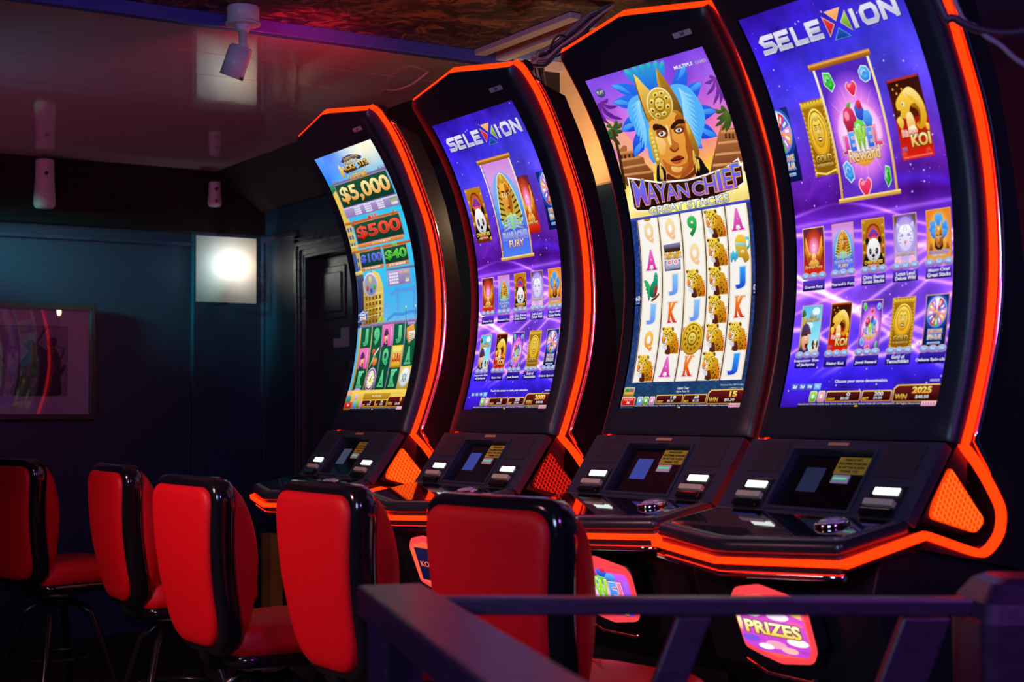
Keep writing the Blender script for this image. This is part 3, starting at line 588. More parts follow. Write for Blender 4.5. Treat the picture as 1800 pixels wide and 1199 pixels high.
# ------------------------------------------------------------------ reels screen with the feathered chief
CHIEF = """f7a0a8 f0b050 1 -168,127 33,127 157,191 204,264 291,312 44,321 20,285 5,214
7a2ca0 54208a 1 43,73 21,75 0,78 -18,81 -29,87 -35,94 -32,103 -29,103 -15,99 -5,93 5,87 17,82 33,78 50,75
7a2ca0 54208a 1 46,75 57,78 69,80 80,81 91,81 103,78 115,72 115,70 104,69 93,70 81,71 70,72 58,72 47,72
7a2ca0 54208a 1 43,75 53,84 64,92 79,98 101,102 129,102 163,99 166,98 145,94 121,92 99,89 79,85 63,79 50,72
7a2ca0 54208a 1 42,75 38,90 40,105 51,118 75,128 112,135 161,139 164,138 135,129 104,121 79,112 62,100 53,87 51,73
7a2ca0 54208a 1 42,74 33,86 29,97 32,107 45,115 70,121 106,125 109,124 95,116 76,109 61,102 52,93 49,83 51,73
7a2ca0 54208a 1 42,74 16,86 -4,99 -15,111 -12,123 5,134 36,145 40,145 32,134 22,122 17,110 21,98 33,86 52,73
7a2ca0 54208a 1 42,73 18,81 -4,89 -18,97 -23,105 -16,115 1,124 5,124 9,116 10,107 13,98 20,90 34,82 51,74
8a3aa8 5c2a94 1 979,88 966,91 952,93 938,94 924,95 910,96 896,99 897,100 915,104 930,105 944,103 957,100 969,96 981,91
8a3aa8 5c2a94 1 977,89 966,97 952,105 936,112 917,118 896,124 879,131 881,132 913,129 937,124 955,118 967,110 976,100 983,90
8a3aa8 5c2a94 1 976,89 974,102 967,115 955,127 937,139 916,150 898,162 901,162 937,152 963,142 979,130 986,117 986,104 983,90
8a3aa8 5c2a94 1 976,89 982,102 984,115 979,128 969,141 955,153 943,166 946,166 976,154 996,141 1005,128 1004,116 995,103 984,90
8a3aa8 5c2a94 1 976,90 987,100 995,111 997,123 993,134 987,146 984,158 987,157 1009,145 1021,133 1023,121 1016,110 1001,100 984,89
8a3aa8 5c2a94 1 982,88 977,87 973,85 969,84 965,82 960,81 950,82 948,83 946,88 948,91 953,92 960,92 969,91 977,91
8a3aa8 5c2a94 1 976,90 986,97 993,104 997,111 998,119 997,127 1001,135 1004,135 1019,125 1025,116 1023,109 1014,102 1000,95 984,89
b06a3a 6a3416 0 24,228 97,213 119,219 107,233 196,233 189,252 231,261 230,278 277,307 269,336 23,333 14,284
d89a60 c07c48 0 26,229 191,235 192,241 25,236
d89a60 c07c48 0 29,251 206,254 209,261 29,259
d89a60 c07c48 0 28,275 237,278 240,284 28,282
d89a60 c07c48 0 24,296 268,302 271,309 24,303
4a2410 4a2410 0 38,240 59,241 53,252 34,251
4a2410 4a2410 0 70,241 90,242 85,252 66,252
4a2410 4a2410 0 108,242 128,243 123,253 104,253
4a2410 4a2410 0 146,243 166,244 160,254 142,254
b87040 6a3416 0 857,247 908,219 930,219 925,231 998,235 1001,259 998,290 1001,322 993,353 873,352 728,342 775,305 818,276
e0a468 c88450 0 895,234 1006,239 1005,246 890,241
e0a468 c88450 0 850,263 1004,269 1004,276 842,269
e0a468 c88450 0 807,292 999,299 1000,306 799,298
e0a468 c88450 0 769,319 997,327 998,335 762,326
4a2410 4a2410 0 914,245 929,245 922,259 906,258
4a2410 4a2410 0 940,247 955,247 948,261 932,260
4a2410 4a2410 0 966,249 980,249 974,263 958,262
4c7038 26401c 1 57,156 55,152 54,148 50,144 43,142 31,142 11,144 8,146 9,150 15,152 24,154 33,155 42,157 49,159
4c7038 26401c 1 57,159 74,157 90,156 104,153 113,149 118,144 115,137 112,136 97,138 87,141 79,146 70,150 60,153 49,157
4c7038 26401c 1 54,160 72,161 91,163 108,163 125,162 140,157 154,149 153,148 136,148 119,149 103,152 86,154 69,155 52,156
4c7038 26401c 1 49,159 57,165 66,171 76,175 91,177 110,177 135,174 138,173 127,169 112,166 97,165 82,162 68,160 56,156
4c7038 26401c 1 47,158 42,164 37,170 35,175 40,179 52,182 74,184 79,184 81,179 77,174 70,170 64,166 60,162 58,157
4c7038 26401c 1 47,158 34,168 23,177 19,186 23,195 38,203 65,210 70,210 69,201 61,193 55,184 52,175 53,167 58,157
4c7038 26401c 1 47,157 31,162 15,166 3,171 -2,177 0,183 13,190 18,190 29,185 34,180 37,174 42,169 49,163 58,158
4c7038 26401c 1 49,156 33,157 16,159 2,161 -8,164 -13,169 -12,176 -9,178 7,176 17,173 26,169 35,165 45,162 56,159
5c7824 2c481a 1 982,182 964,181 947,180 932,178 916,175 901,173 883,173 882,174 892,182 905,187 921,189 939,189 958,187 978,185
5c7824 2c481a 1 978,182 965,186 950,189 934,192 918,194 902,197 889,201 891,202 914,205 932,204 948,201 960,197 971,191 982,185
5c7824 2c481a 1 977,182 962,190 945,197 925,203 903,208 881,213 862,219 864,220 897,220 923,216 944,211 960,203 972,194 983,185
5c7824 2c481a 1 976,183 969,192 959,201 946,210 929,218 912,226 899,234 902,235 934,230 957,223 972,215 980,205 983,195 984,184
5c7824 2c481a 1 975,183 974,193 970,203 961,213 949,222 935,231 926,241 930,241 960,233 979,225 990,215 992,205 989,195 984,184
5c7824 2c481a 1 975,183 977,190 977,197 973,204 968,211 963,217 964,224 968,224 989,218 1000,211 1003,204 1000,197 993,190 985,183
5c7824 2c481a 1 984,182 979,180 976,177 973,174 970,171 965,169 955,168 951,169 944,175 943,178 948,181 956,182 966,183 976,184
4a3018 2a1c10 0 42,159 66,161 17,341 -10,344
2c74f0 1a3ed8 1 541,137 504,113 466,89 423,68 368,50 298,38 205,33 194,36 233,60 288,78 349,94 409,110 467,127 520,145
58b0f8 2c78ec 1 318,71 305,63 292,55 277,47 257,41 233,36 201,34 198,35 211,44 230,50 250,56 271,62 292,68 310,74
2c74f0 1a3ed8 1 539,135 490,118 440,101 387,87 325,77 250,74 157,81 149,86 199,105 261,115 328,123 396,129 461,137 522,146
58b0f8 2c78ec 1 290,102 272,96 254,91 235,86 213,82 187,81 155,83 152,84 169,91 191,95 214,98 238,100 262,103 284,106
2c74f0 1a3ed8 1 529,134 461,130 393,127 324,126 256,131 189,143 126,168 128,173 201,180 270,176 337,169 402,160 467,153 532,147
58b0f8 2c78ec 1 271,158 246,157 221,156 197,156 172,157 149,161 127,170 127,172 153,174 178,173 201,170 225,167 249,164 272,162
2c74f0 1a3ed8 1 519,136 442,147 363,158 290,172 228,190 180,214 157,248 168,252 250,241 313,223 369,203 424,183 481,163 542,146
58b0f8 2c78ec 1 287,209 260,213 233,218 208,223 186,229 170,238 161,249 165,250 194,247 216,241 236,233 255,226 275,219 296,212
2c74f0 1a3ed8 1 543,144 606,132 668,119 724,104 770,87 803,65 817,37 808,34 743,45 694,62 650,81 608,100 565,119 518,137
58b0f8 2c78ec 1 717,73 739,68 760,64 779,59 796,53 808,46 814,36 811,35 789,39 771,44 756,51 741,58 726,64 710,70
2c74f0 1a3ed8 1 536,147 600,147 665,146 725,143 782,136 832,121 874,96 870,92 807,89 749,95 694,104 639,115 583,126 525,134
58b0f8 2c78ec 1 756,112 778,112 799,111 820,110 840,108 858,103 873,95 871,93 849,92 829,94 810,97 792,101 773,105 753,108
2c74f0 1a3ed8 1 522,148 576,163 630,178 687,190 749,196 818,195 898,182 903,176 855,159 797,151 733,147 668,144 602,140 538,134
58b0f8 2c78ec 1 771,168 790,173 808,178 828,182 849,184 872,184 900,180 901,178 885,172 864,169 842,168 820,167 798,166 776,164
2c74f0 1a3ed8 1 515,146 548,171 582,196 625,218 680,235 751,246 845,247 855,243 824,217 773,199 715,184 656,169 598,153 546,135
58b0f8 2c78ec 1 733,211 746,219 759,227 774,235 793,241 817,245 848,246 852,244 841,235 823,229 803,224 782,219 761,213 742,207
2c74f0 1a3ed8 1 514,144 521,170 529,196 547,220 580,241 632,258 710,270 722,267 712,242 682,220 645,200 608,180 574,160 546,138
58b0f8 2c78ec 1 643,226 647,234 652,243 659,251 671,259 688,265 714,269 718,268 715,259 704,252 691,245 677,238 664,231 653,224
2c74f0 1a3ed8 1 520,136 460,144 400,153 343,163 296,177 261,196 247,223 256,226 322,219 371,206 413,191 454,175 495,159 541,145
58b0f8 2c78ec 1 345,193 325,196 304,199 284,203 268,208 255,215 250,224 253,225 276,222 294,218 309,213 323,207 337,201 353,196
30a0d8 1e60e0 1 498,82 488,65 479,49 467,33 447,19 415,7 361,0 351,2 346,22 362,37 387,50 417,63 447,75 474,88
40c8b0 2c8ce0 1 398,25 396,20 394,15 391,10 385,6 375,2 358,1 354,1 351,8 356,12 363,16 372,20 381,24 389,27
30a0d8 1e60e0 1 499,83 502,67 506,51 507,35 499,21 479,8 436,-2 425,-1 406,17 408,32 421,46 439,60 457,73 473,87
40c8b0 2c8ce0 1 450,24 452,19 454,14 455,9 453,5 447,1 432,-2 428,-2 421,4 421,9 425,13 430,17 436,21 440,25
30a0d8 1e60e0 1 499,84 513,69 528,54 539,39 542,24 533,10 502,-4 492,-3 462,13 454,28 455,42 461,57 468,71 473,85
40c8b0 2c8ce0 1 497,23 502,18 507,14 511,9 513,5 510,0 499,-4 495,-3 485,1 482,6 482,10 484,15 486,19 487,23
30a0d8 1e60e0 1 499,85 523,71 548,57 570,43 584,28 586,13 568,-3 558,-4 519,10 500,24 490,39 485,54 480,69 473,84
40c8b0 2c8ce0 1 543,23 551,19 559,15 566,11 571,6 571,2 565,-3 561,-3 548,1 542,5 539,9 538,14 536,18 534,23
30a0d8 1e60e0 1 497,86 530,74 564,62 595,49 618,36 631,20 626,2 618,1 572,11 544,24 524,38 508,53 492,68 474,83
40c8b0 2c8ce0 1 584,27 594,23 605,20 615,16 622,12 626,7 623,2 620,1 606,4 597,8 591,12 586,17 582,21 576,26
30a0d8 1e60e0 1 494,87 534,76 574,65 611,54 642,42 666,27 676,8 670,6 623,15 588,27 559,40 532,54 506,69 477,83
40c8b0 2c8ce0 1 619,31 631,28 644,25 655,22 665,18 672,13 674,7 672,7 657,9 647,13 638,17 630,21 622,25 614,29
5ab8f8 3c98f0 1 414,84 355,82 289,90 239,114 226,144 238,165 238,189 278,209 288,236 284,265 312,284 341,257 355,207 368,156 380,118
5ab4f8 4aa8f4 1 645,81 704,80 767,95 797,119 817,154 814,187 783,213 741,238 714,260 658,270 675,241 672,199 662,161 658,131 646,100
9adcff 6cc4fc 1 384,92 367,95 348,98 329,100 310,103 291,105 273,108 273,109 295,110 316,109 334,106 352,103 369,98 386,93
9adcff 6cc4fc 1 377,93 360,99 342,105 322,110 302,115 281,120 262,125 264,126 290,124 313,120 333,115 350,109 365,102 380,95
9adcff 6cc4fc 1 370,95 354,104 336,112 317,120 296,128 274,135 254,143 256,143 286,138 310,131 330,124 347,115 361,106 374,96
9adcff 6cc4fc 1 363,97 349,108 332,119 313,130 292,140 269,150 249,161 251,161 282,152 308,143 329,133 344,122 357,110 368,98
9adcff 6cc4fc 1 357,98 344,113 329,126 311,140 289,153 266,165 245,178 247,179 280,167 307,155 327,142 342,128 353,114 362,99
9adcff 6cc4fc 1 350,100 340,117 327,133 310,149 289,165 265,180 243,196 246,196 280,182 307,167 327,151 340,135 349,118 355,101
9adcff 6cc4fc 1 343,102 336,121 325,140 310,159 289,177 266,196 244,214 246,214 281,197 308,179 327,160 339,141 345,122 349,102
9adcff 6cc4fc 1 337,103 332,125 324,147 310,169 291,190 268,211 247,232 249,232 284,212 310,191 328,169 338,148 341,126 342,104
9adcff 6cc4fc 1 330,105 329,130 324,154 312,178 295,202 273,226 252,250 255,250 288,227 314,203 330,179 338,155 338,130 336,105
a2e0ff 74c8fc 1 698,94 705,101 712,108 722,115 736,120 755,124 778,126 780,126 767,120 751,115 736,110 723,105 712,99 703,92
a2e0ff 74c8fc 1 697,98 701,107 706,116 714,124 728,131 747,136 771,141 773,140 760,133 744,127 730,120 718,113 709,105 702,97
a2e0ff 74c8fc 1 696,102 697,113 699,123 707,133 719,141 738,149 764,155 766,155 752,146 737,138 723,130 713,121 706,111 702,101
a2e0ff 74c8fc 1 695,106 693,118 693,130 699,142 711,152 730,161 756,170 758,169 745,159 729,149 716,139 707,128 702,117 701,105
a2e0ff 74c8fc 1 694,110 689,124 687,138 691,151 702,163 722,174 748,184 750,184 736,172 721,161 709,149 701,136 699,123 700,109
a2e0ff 74c8fc 1 694,114 686,130 681,145 683,160 694,173 713,186 740,199 742,198 728,185 712,172 701,158 695,144 695,129 699,113
a2e0ff 74c8fc 1 693,118 682,135 675,152 675,168 685,184 704,199 731,213 733,213 719,198 704,182 693,167 689,151 691,135 699,118
a2e0ff 74c8fc 1 692,122 678,141 668,159 667,177 675,195 694,211 722,227 724,227 709,210 694,193 685,176 683,158 688,140 698,122
a2e0ff 74c8fc 1 692,126 674,147 662,167 658,186 666,205 684,224 713,241 715,241 700,223 685,204 676,185 676,166 684,146 697,126
a2e0ff 74c8fc 1 691,130 670,152 655,174 650,195 656,216 674,236 703,256 705,255 690,235 675,215 668,194 669,173 680,152 697,130
1c1420 0c0812 1 336,286 370,297 408,320 397,347 320,343 298,330
1c1420 0c0812 1 642,292 686,295 713,321 731,338 661,350 605,346
e0a060 c07838 0 391,311 623,319 620,345 533,349 374,344
5a2410 6a2c14 1 399,320 480,340 579,332 628,319 624,335 534,347 395,340
f2ac48 dc8a30 1 382,158 366,178 364,216 361,254 368,288 391,311 427,328 481,337 541,336 602,323 643,300 663,256 661,211 651,173 589,142 502,134
b85c22 a84c1a 1 630,158 656,186 660,232 656,272 643,300 602,323 541,336 493,338 550,314 592,288 596,259 617,228 607,194 578,175
d07c2c b86420 1 512,194 527,204 516,228 551,244 539,257 507,261 484,253 482,238
8a3c14 7a3010 1 476,248 501,260 543,253 541,259 500,265 471,256
fce09a f6c870 1 497,185 510,194 500,223 492,243 475,238 478,213
fad080 f0b050 1 377,209 430,217 450,236 415,262 381,260 371,229
c8702a b05c20 1 386,277 428,293 502,306 589,300 550,322 485,332 430,324 394,307
f8c878 e8a450 1 445,302 500,309 536,309 503,323 447,317
8a4418 7a3c14 1 411,192 462,190 496,201 479,217 430,217 402,209
7a3814 6a3010 1 549,199 595,194 629,202 613,215 574,217 547,210
fbf4f0 e8dcdc 1 416,204 447,199 476,205 459,212 426,212
fbf4f0 e8dcdc 1 559,205 589,201 612,206 597,212 567,211
181018 181018 1 433,201 449,200 457,204 447,210 432,210
181018 181018 1 577,203 592,202 597,206 587,211 576,209
ffffff ffffff 1 438,202 444,202 441,204 436,204
ffffff ffffff 1 581,203 587,204 585,206 580,205
3a180a 2a1006 1 390,181 411,174 455,179 493,194 485,200 437,191 393,192
3a180a 2a1006 1 527,196 541,188 599,177 645,180 650,191 599,190 542,200
8a2c18 6a1c10 1 448,285 487,278 523,275 541,278 570,286 540,290 502,290 467,290
c85a34 b04828 1 460,290 513,291 551,291 520,298 479,297
3a0c08 3a0c08 1 451,285 505,286 569,286 514,290 467,289
ffd860 b87a18 0 413,20 431,32 451,54 480,80 467,122 424,148 371,163 374,131 381,96 392,62
8a5a10 6a420c 0 413,20 392,62 381,96 374,131 371,163 364,156 365,126 371,91 386,55
c08420 4a3a18 0 605,19 617,41 640,75 660,119 665,153 654,181 626,162 586,144 550,134 550,91 564,58
e8b040 8a6420 0 605,19 564,58 550,91 550,134 565,136 572,93 584,55
c88a20 8a5a14 1 365,167 413,149 475,159 584,146 641,159 656,181 622,166 576,153 476,170 413,160
fff0b8 d8b050 0 617,124 610,135 598,145 582,154 562,161 540,167 516,170 492,171 469,170 447,166 429,160 415,152 406,143 402,132 405,121 413,111 426,100 443,91 465,84 488,78 512,75 537,74 559,76 579,80 596,86 609,94 616,103 619,113
e0b83c a87c18 0 606,124 599,134 588,143 574,151 556,158 536,163 515,166 493,167 473,166 454,162 437,157 425,150 417,141 414,132 416,122 424,112 435,102 451,94 470,87 491,82 513,79 534,78 555,80 572,83 587,89 598,96 605,105 608,114
fff0a0 d8ac38 0 582,137 571,141 559,142 549,141 546,137 550,132 561,128 573,127 583,129 586,133
7a5608 5a4006 0 573,137 567,139 559,139 556,137 558,134 565,132 572,132 576,134
fff0a0 d8ac38 0 521,158 507,158 496,156 494,152 500,148 513,146 527,145 537,147 540,151 534,155
7a5608 5a4006 0 520,156 511,156 506,154 508,151 516,150 524,150 529,151 527,154
fff0a0 d8ac38 0 454,158 444,155 442,151 448,147 460,145 474,146 484,149 486,154 480,157 468,159
7a5608 5a4006 0 460,156 455,154 455,151 462,150 470,150 476,152 475,155 469,156
fff0a0 d8ac38 0 420,137 421,132 428,128 440,127 451,129 457,133 456,138 449,142 438,143 427,141
7a5608 5a4006 0 430,137 431,134 436,132 444,132 448,135 447,138 441,140 434,139
fff0a0 d8ac38 0 442,108 452,104 465,103 475,105 478,109 473,114 462,117 450,119 440,117 437,113
7a5608 5a4006 0 448,110 455,108 463,108 466,110 464,113 457,115 449,115 446,113
fff0a0 d8ac38 0 505,87 519,87 529,89 532,93 525,97 512,100 498,100 488,98 486,94 492,90
7a5608 5a4006 0 504,91 513,91 517,93 515,95 508,97 499,97 494,96 497,93
fff0a0 d8ac38 0 571,88 581,91 582,95 576,99 564,100 551,99 541,96 540,92 546,88 558,87
7a5608 5a4006 0 563,91 568,93 568,96 561,97 553,97 548,95 548,92 555,91
fff0a0 d8ac38 0 602,109 601,113 594,117 583,118 572,117 566,113 567,108 574,104 586,103 596,104
7a5608 5a4006 0 591,110 590,113 584,115 577,115 573,112 574,109 580,107 587,108
8a640c 6a4a08 0 558,123 554,128 549,133 542,137 533,140 523,142 513,144 502,144 492,144 483,142 475,139 469,136 466,132 464,127 465,122 469,117 475,113 482,109 491,105 501,103 512,101 522,101 532,102 541,103 549,106 554,110 558,114 559,118
f8e080 d0a030 0 550,123 547,127 542,131 536,135 529,137 521,140 512,141 504,141 495,141 488,139 481,137 477,134 474,130 473,126 474,122 476,118 481,114 487,111 495,108 503,106 512,105 521,104 529,105 536,106 542,109 547,112 550,115 551,119
6a4a08 6a4a08 0 497,116 511,117 508,120 495,119
6a4a08 6a4a08 0 525,117 540,118 537,121 523,120
6a4a08 6a4a08 0 490,128 523,130 508,134 493,133
e8c040 a8801c 1 364,180 382,194 383,226 375,259 368,282 339,290 324,272 326,239 336,205
fff090 c8a030 0 374,202 368,205 360,206 351,206 346,203 347,200 352,197 361,195 370,196 375,198
fff090 c8a030 0 372,214 366,217 357,219 349,218 344,215 344,212 350,209 359,207 367,208 372,211
fff090 c8a030 0 370,226 364,230 355,231 347,230 342,228 342,224 348,221 356,220 365,220 370,223
fff090 c8a030 0 368,239 362,242 354,243 345,243 340,240 340,237 346,233 355,232 363,233 368,235
fff090 c8a030 0 367,251 361,254 353,256 344,255 339,252 339,249 344,246 353,244 362,245 367,247
fff090 c8a030 0 366,263 360,266 352,268 343,267 338,265 338,261 343,258 352,257 360,257 366,260
fff090 c8a030 0 365,275 360,279 351,280 342,279 337,277 337,273 342,270 351,269 359,269 365,272
d09428 7a5014 1 662,183 675,196 686,221 695,255 695,279 670,294 656,272 647,243 645,214
f0c850 c89a30 1 661,188 671,200 670,220 658,227 652,210
f8d860 c89020 0 355,289 364,290 355,320 335,338 336,318
f8d860 c89020 0 360,304 369,305 366,327 349,341 347,326
f8d860 c89020 0 648,270 657,270 649,297 630,313 631,295
f8d860 c89020 0 650,292 659,293 653,319 635,336 635,318
f8d860 c89020 0 665,297 674,298 671,320 655,333 653,318
ffffff f4e8d8 0 55,307 323,338 561,346 700,342 875,332 975,315 983,332 998,329 984,385 898,400 684,414 535,411 206,412 190,419 79,412 49,401
3a1a14 1c0c0c 0 66,313 320,343 558,351 697,347 872,336 965,320 971,339 985,337 975,382 894,396 686,409 537,407 209,407 187,413 88,408 63,399"""
def sletter(a, ch, cx, cy, w_, h, c1, c2, edge='#f4f0f0', e2='#705858'):
    x0, x1, y0, y1 = cx - w_ / 2, cx + w_ / 2, cy - h / 2, cy + h / 2
    bars = {'A': [(0, .46, .93, 1), (.56, 1, .93, 1)], 'K': [(0, .42, 0, .07), (0, .42, .93, 1), (.62, 1, .0, .07), (.6, 1.02, .93, 1)], 'J': [(.42, 1, 0, .07)]}.get(ch, [])
    for g, col in ((4.5, e2), (2.5, edge)):
        for b in bars: a.rect(x0 + b[0] * w_ - g, y0 + b[2] * h - g * .5, x0 + b[1] * w_ + g, y0 + b[3] * h + g * .5, col); a.L -= 1
        a.L += 1
    a.L -= 2; a.text(ch, x0 + (.06 * w_ if ch in 'AK' else 0), y0, x1 - (.06 * w_ if ch in 'AK' else 0), y1, c1, c2, .05, edge, .014, out2=e2, o2w=.026)
    for b in bars: a.rect(x0 + b[0] * w_, y0 + b[2] * h, x0 + b[1] * w_, y0 + b[3] * h, c2 if b[2] > .5 else c1, None); a.L -= 1
    a.L += 1
def leopard(a, cx, cy):
    a.frame(cx - 84, cy - 42, cx + 84, cy + 42)
    a.poly([(30, 98), (34, 74), (30, 60), (55, 20), (80, 30), (97, 70), (99, 99)], '#dca020', '#b8700c', 0); a.poly([(84, 40), (97, 70), (98, 98), (90, 98)], '#f07818', '#e86010', 0)
    a.poly([(34, 74), (50, 68), (60, 98), (36, 98)], '#6a2c18', '#4a1c14', 1); a.poly([(14, 70), (34, 66), (40, 84), (26, 82)], '#e8e4ec', '#c8c8d8', 1)
    a.poly([(4, 8), (14, 4), (24, 10), (14, 20)], '#e0b030', '#a87818', 1); a.poly([(50, 8), (62, 6), (66, 18), (54, 22)], '#e0b030', '#8a5c10', 1); a.ell(10, 11, 4, 4, '#4a2c10'); a.ell(59, 13, 4, 5, '#4a2c10')
    a.poly([(14, 14), (34, 4), (54, 12), (62, 36), (54, 60), (36, 70), (20, 66), (10, 48), (10, 28)], '#f4d44a', '#e0a420', 1)
    a.poly([(12, 42), (22, 36), (34, 44), (34, 60), (24, 68), (12, 60)], '#fff4e0', '#e8dcd8', 1); a.poly([(11, 40), (22, 38), (26, 52), (16, 58), (10, 52)], '#f8983c', '#e07020', 1); a.line([(12, 58), (20, 62), (30, 60)], 2.6, '#5a2818')
    for ex, ey in ((15, 32), (36, 36)): a.ell(ex, ey, 5, 3, '#fff8d0'); a.ell(ex, ey, 2.6, 2.6, '#3a8058'); a.line([(ex - 6, ey - 4), (ex + 6, ey - 4)], 1.8, '#5a3810')
    r = random.Random(5)
    for k in range(84):
        x = r.uniform(22, 95); y = r.uniform(8, 96)
        if x < 58 and y > 60: continue
        if x > 62 and y < 20 + (x - 55) * .6: continue
        a.ell(x, y, 2.4, 2.3, '#4a2806', None, 6); a.L -= 1
    a.L += 1; a.pop()
def mayan():
    a = Art()
    def bg(u, v):
        n = fbm(u, v, 4, 21)
        c = stops(v + .02 * np.sin(u * 9), [(0, '#7c46e8'), (.08, '#9a58e8'), (.16, '#c868dc'), (.24, '#f07cb0'), (.30, '#f8a070'), (.34, '#f8c850'), (.39, '#fff0a8'), (.44, '#f0d080')])
        e = np.exp(-((u - .5) / .35) ** 2); c += (n - .5)[:, None] * .25 + (e * np.clip((v - .2) * 4, 0, .5))[:, None] * np.array([.2, .35, -.1])
        st = (v > .43) ; bl = .5 + .35 * (np.sin(u * 90 + 3 * np.floor(v * 110)) > .0) ; m = fbm(u, v, 30, 5)
        k = np.stack([.10 + .12 * m * bl, .16 + .22 * m * bl, .42 - .25 * np.clip((v - .6), 0, .3) + .28 * m * bl], 1) * .95; c[st] = k[st]
        pl = (v > .925); c[pl] = np.stack([.09 + .1 * m * bl, .20 + .16 * m * bl, .36 + .16 * m * bl], 1)[pl]; return c
    a.backdrop(130, 300, bg)
    for ln in CHIEF.split('\n'):
        q = ln.split(); p = [tuple(map(float, t.split(','))) for t in q[3:]]; a.poly(p, q[0], q[1], int(q[2]) and 1)
    a.T = [(np.stack([uv[:, 0], np.minimum(uv[:, 1], 432)], 1), c, l) for uv, c, l in a.T]
    top = a.L
    for ch, x0, x1, y0, y1 in (('M', 85, 190, 322, 397), ('A', 188, 282, 336, 396.5), ('Y', 276, 368, 344, 396), ('A', 356, 452, 351, 396), ('N', 456, 544, 357, 396), ('C', 574, 668, 357, 397), ('H', 676, 770, 349, 396), ('I', 782, 814, 343, 395), ('E', 828, 892, 337, 394), ('F', 902, 963, 328, 393)):
        a.L = top; a.text(ch, x0, y0, x1, y1, '#5a78f0', '#8848d8', .015, '#f8b048', .026, out2='#4a1c10', o2w=.045)
    a.L = top + 4; a.text('GREAT STACKS', 187, 405, 846, 428, '#ffffff', '#b8b4c0', .028, '#201818', .035)
    a.rect(862, 408, 880, 412, '#e8e0d8'); a.text('MULTIPLE', 735, 31, 880, 41, '#ffffff', '#e0d8f8', .02); a.text('GAMES', 900, 33, 985, 42, '#60c0f8', '#f09050', .02); a.ell(88, 46, 40, 15, '#5860b8', '#304068'); a.text('PLAY', 58, 40, 118, 51, '#e8e0a0', '#b09050', .05)
    a.L = 4
    a.rect(0, 432, 1000, 440, '#4a50c8', '#2c3490'); a.rect(52, 438, 968, 920, '#fbf6ee', '#f4efe8')
    xs = [57, 240, 428, 612, 793, 966]
    for i in range(5):
        for x, d in ((xs[i], 1), (xs[i + 1], -1)): a.poly([(x, 438), (x + d * 16, 438), (x + d * 16, 920), (x, 920)], '#e8d4b4', '#dcc8b0'); a.poly([(x + d * 9, 438), (x + d * 18, 438), (x + d * 18, 920), (x + d * 9, 920)], '#f4eada', '#f0e6dc'); a.L -= 2
    a.L += 2
    for x in xs: a.rect(x - 4, 438, x + 4, 920, '#4a3428', '#3a2c2c'); a.L -= 1
    a.L += 1; top = a.L
    def cell(i, j): return (xs[i] + xs[i + 1]) / 2, 479 + 79.5 * j
    K = {'Q': ('#f8d040', '#f08030'), 'q': ('#fbe49a', '#f4b884'), 'A': ('#f070c8', '#d028a0'), 'J': ('#30a0f8', '#1838c8'), 'j': ('#88c8fc', '#6890ec'), 'K': ('#f89020', '#d82010'), '9': ('#40c860', '#107030')}
    G = ['qA bJQL', 'qCjKLA', '9qLjSK', 'LLLLLL', 'AUJKLJ']; G[0] = 'qABjQL'
    for i, colm in enumerate(G):
        for j, ch in enumerate(colm):
            a.L = top; x, y = cell(i, j)
            if ch in K: sletter(a, ch.upper(), x, y, 78 if ch.upper() != 'A' else 96, 60, *K[ch], '#ffffff', '#b8a8b0')
            elif ch == 'L': leopard(a, x, y)
            elif ch == 'S':
                a.rect(x - 88, y - 34, x + 88, y + 34, '#f0a830', '#d07818'); a.rect(x - 80, y - 30, x + 80, y + 30, '#6858c8', '#4a3a98'); a.ell(x, y, 88, 48, '#f8d850', '#a87810', 32); a.ell(x, y, 78, 43, '#a87c10', '#d0a020', 32); a.ell(x, y, 70, 39, '#f0c838', '#b88414', 32)
                for k in range(12): q = k * math.pi / 6; a.ell(x + 56 * math.cos(q), y + 31 * math.sin(q), 9, 4.6, '#8a6008', '#6a4804', 6); a.L -= 1
                a.L += 1; a.ell(x, y, 38, 21, '#8a6008', '#6a4a08', 24); a.ell(x, y, 31, 17, '#f8e070', '#c89820', 24); a.ell(x - 11, y - 4, 5, 2, '#5a3c04'); a.ell(x + 11, y - 4, 5, 2, '#5a3c04'); a.rect(x - 10, y + 5, x + 10, y + 8, '#5a3c04')
            elif ch == 'B':
                for k in range(6): a.leaf(x - 10, y + 6, x - 72 + k * 9, y - 20 + k * 12, 15, '#38c070', '#106848', .06)
                a.poly([(x - 20, y + 18), (x - 10, y - 6), (x + 22, y - 18), (x + 50, y - 8), (x + 46, y + 16), (x + 24, y + 30), (x - 4, y + 30)], '#20a068', '#0c5848', 1); a.poly([(x + 22, y + 2), (x + 46, y - 2), (x + 40, y + 24), (x + 22, y + 28)], '#c83030', '#7a1818', 1); a.poly([(x + 14, y - 10), (x + 18, y - 32), (x + 34, y - 42), (x + 50, y - 34), (x + 50, y - 10), (x + 30, y - 2)], '#28b8a0', '#108060', 1); a.poly([(x + 48, y - 32), (x + 62, y - 27), (x + 48, y - 24)], '#e8c040'); a.ell(x + 40, y - 31, 4, 2, '#101010')
                a.line([(x - 2, y + 40), (x + 30, y + 34), (x + 66, y + 22)], 8, '#8a4a28', '#5a2c18')
            elif ch == 'C':
                a.poly([(x - 74, y - 38), (x + 70, y - 40), (x + 74, y - 26), (x - 70, y - 24)], '#8a88a8', '#3c3a58'); a.rect(x - 68, y - 26, x + 70, y - 4, '#4a2c18', '#2a1810')
                for k in range(14): a.ell(x - 62 + (k % 7) * 21, y - 10 + (k // 7) * 9, 14, 7, ('#ffd848', '#f0f0f8', '#f0b030')[k % 3], '#a87010', 8); a.L -= 1
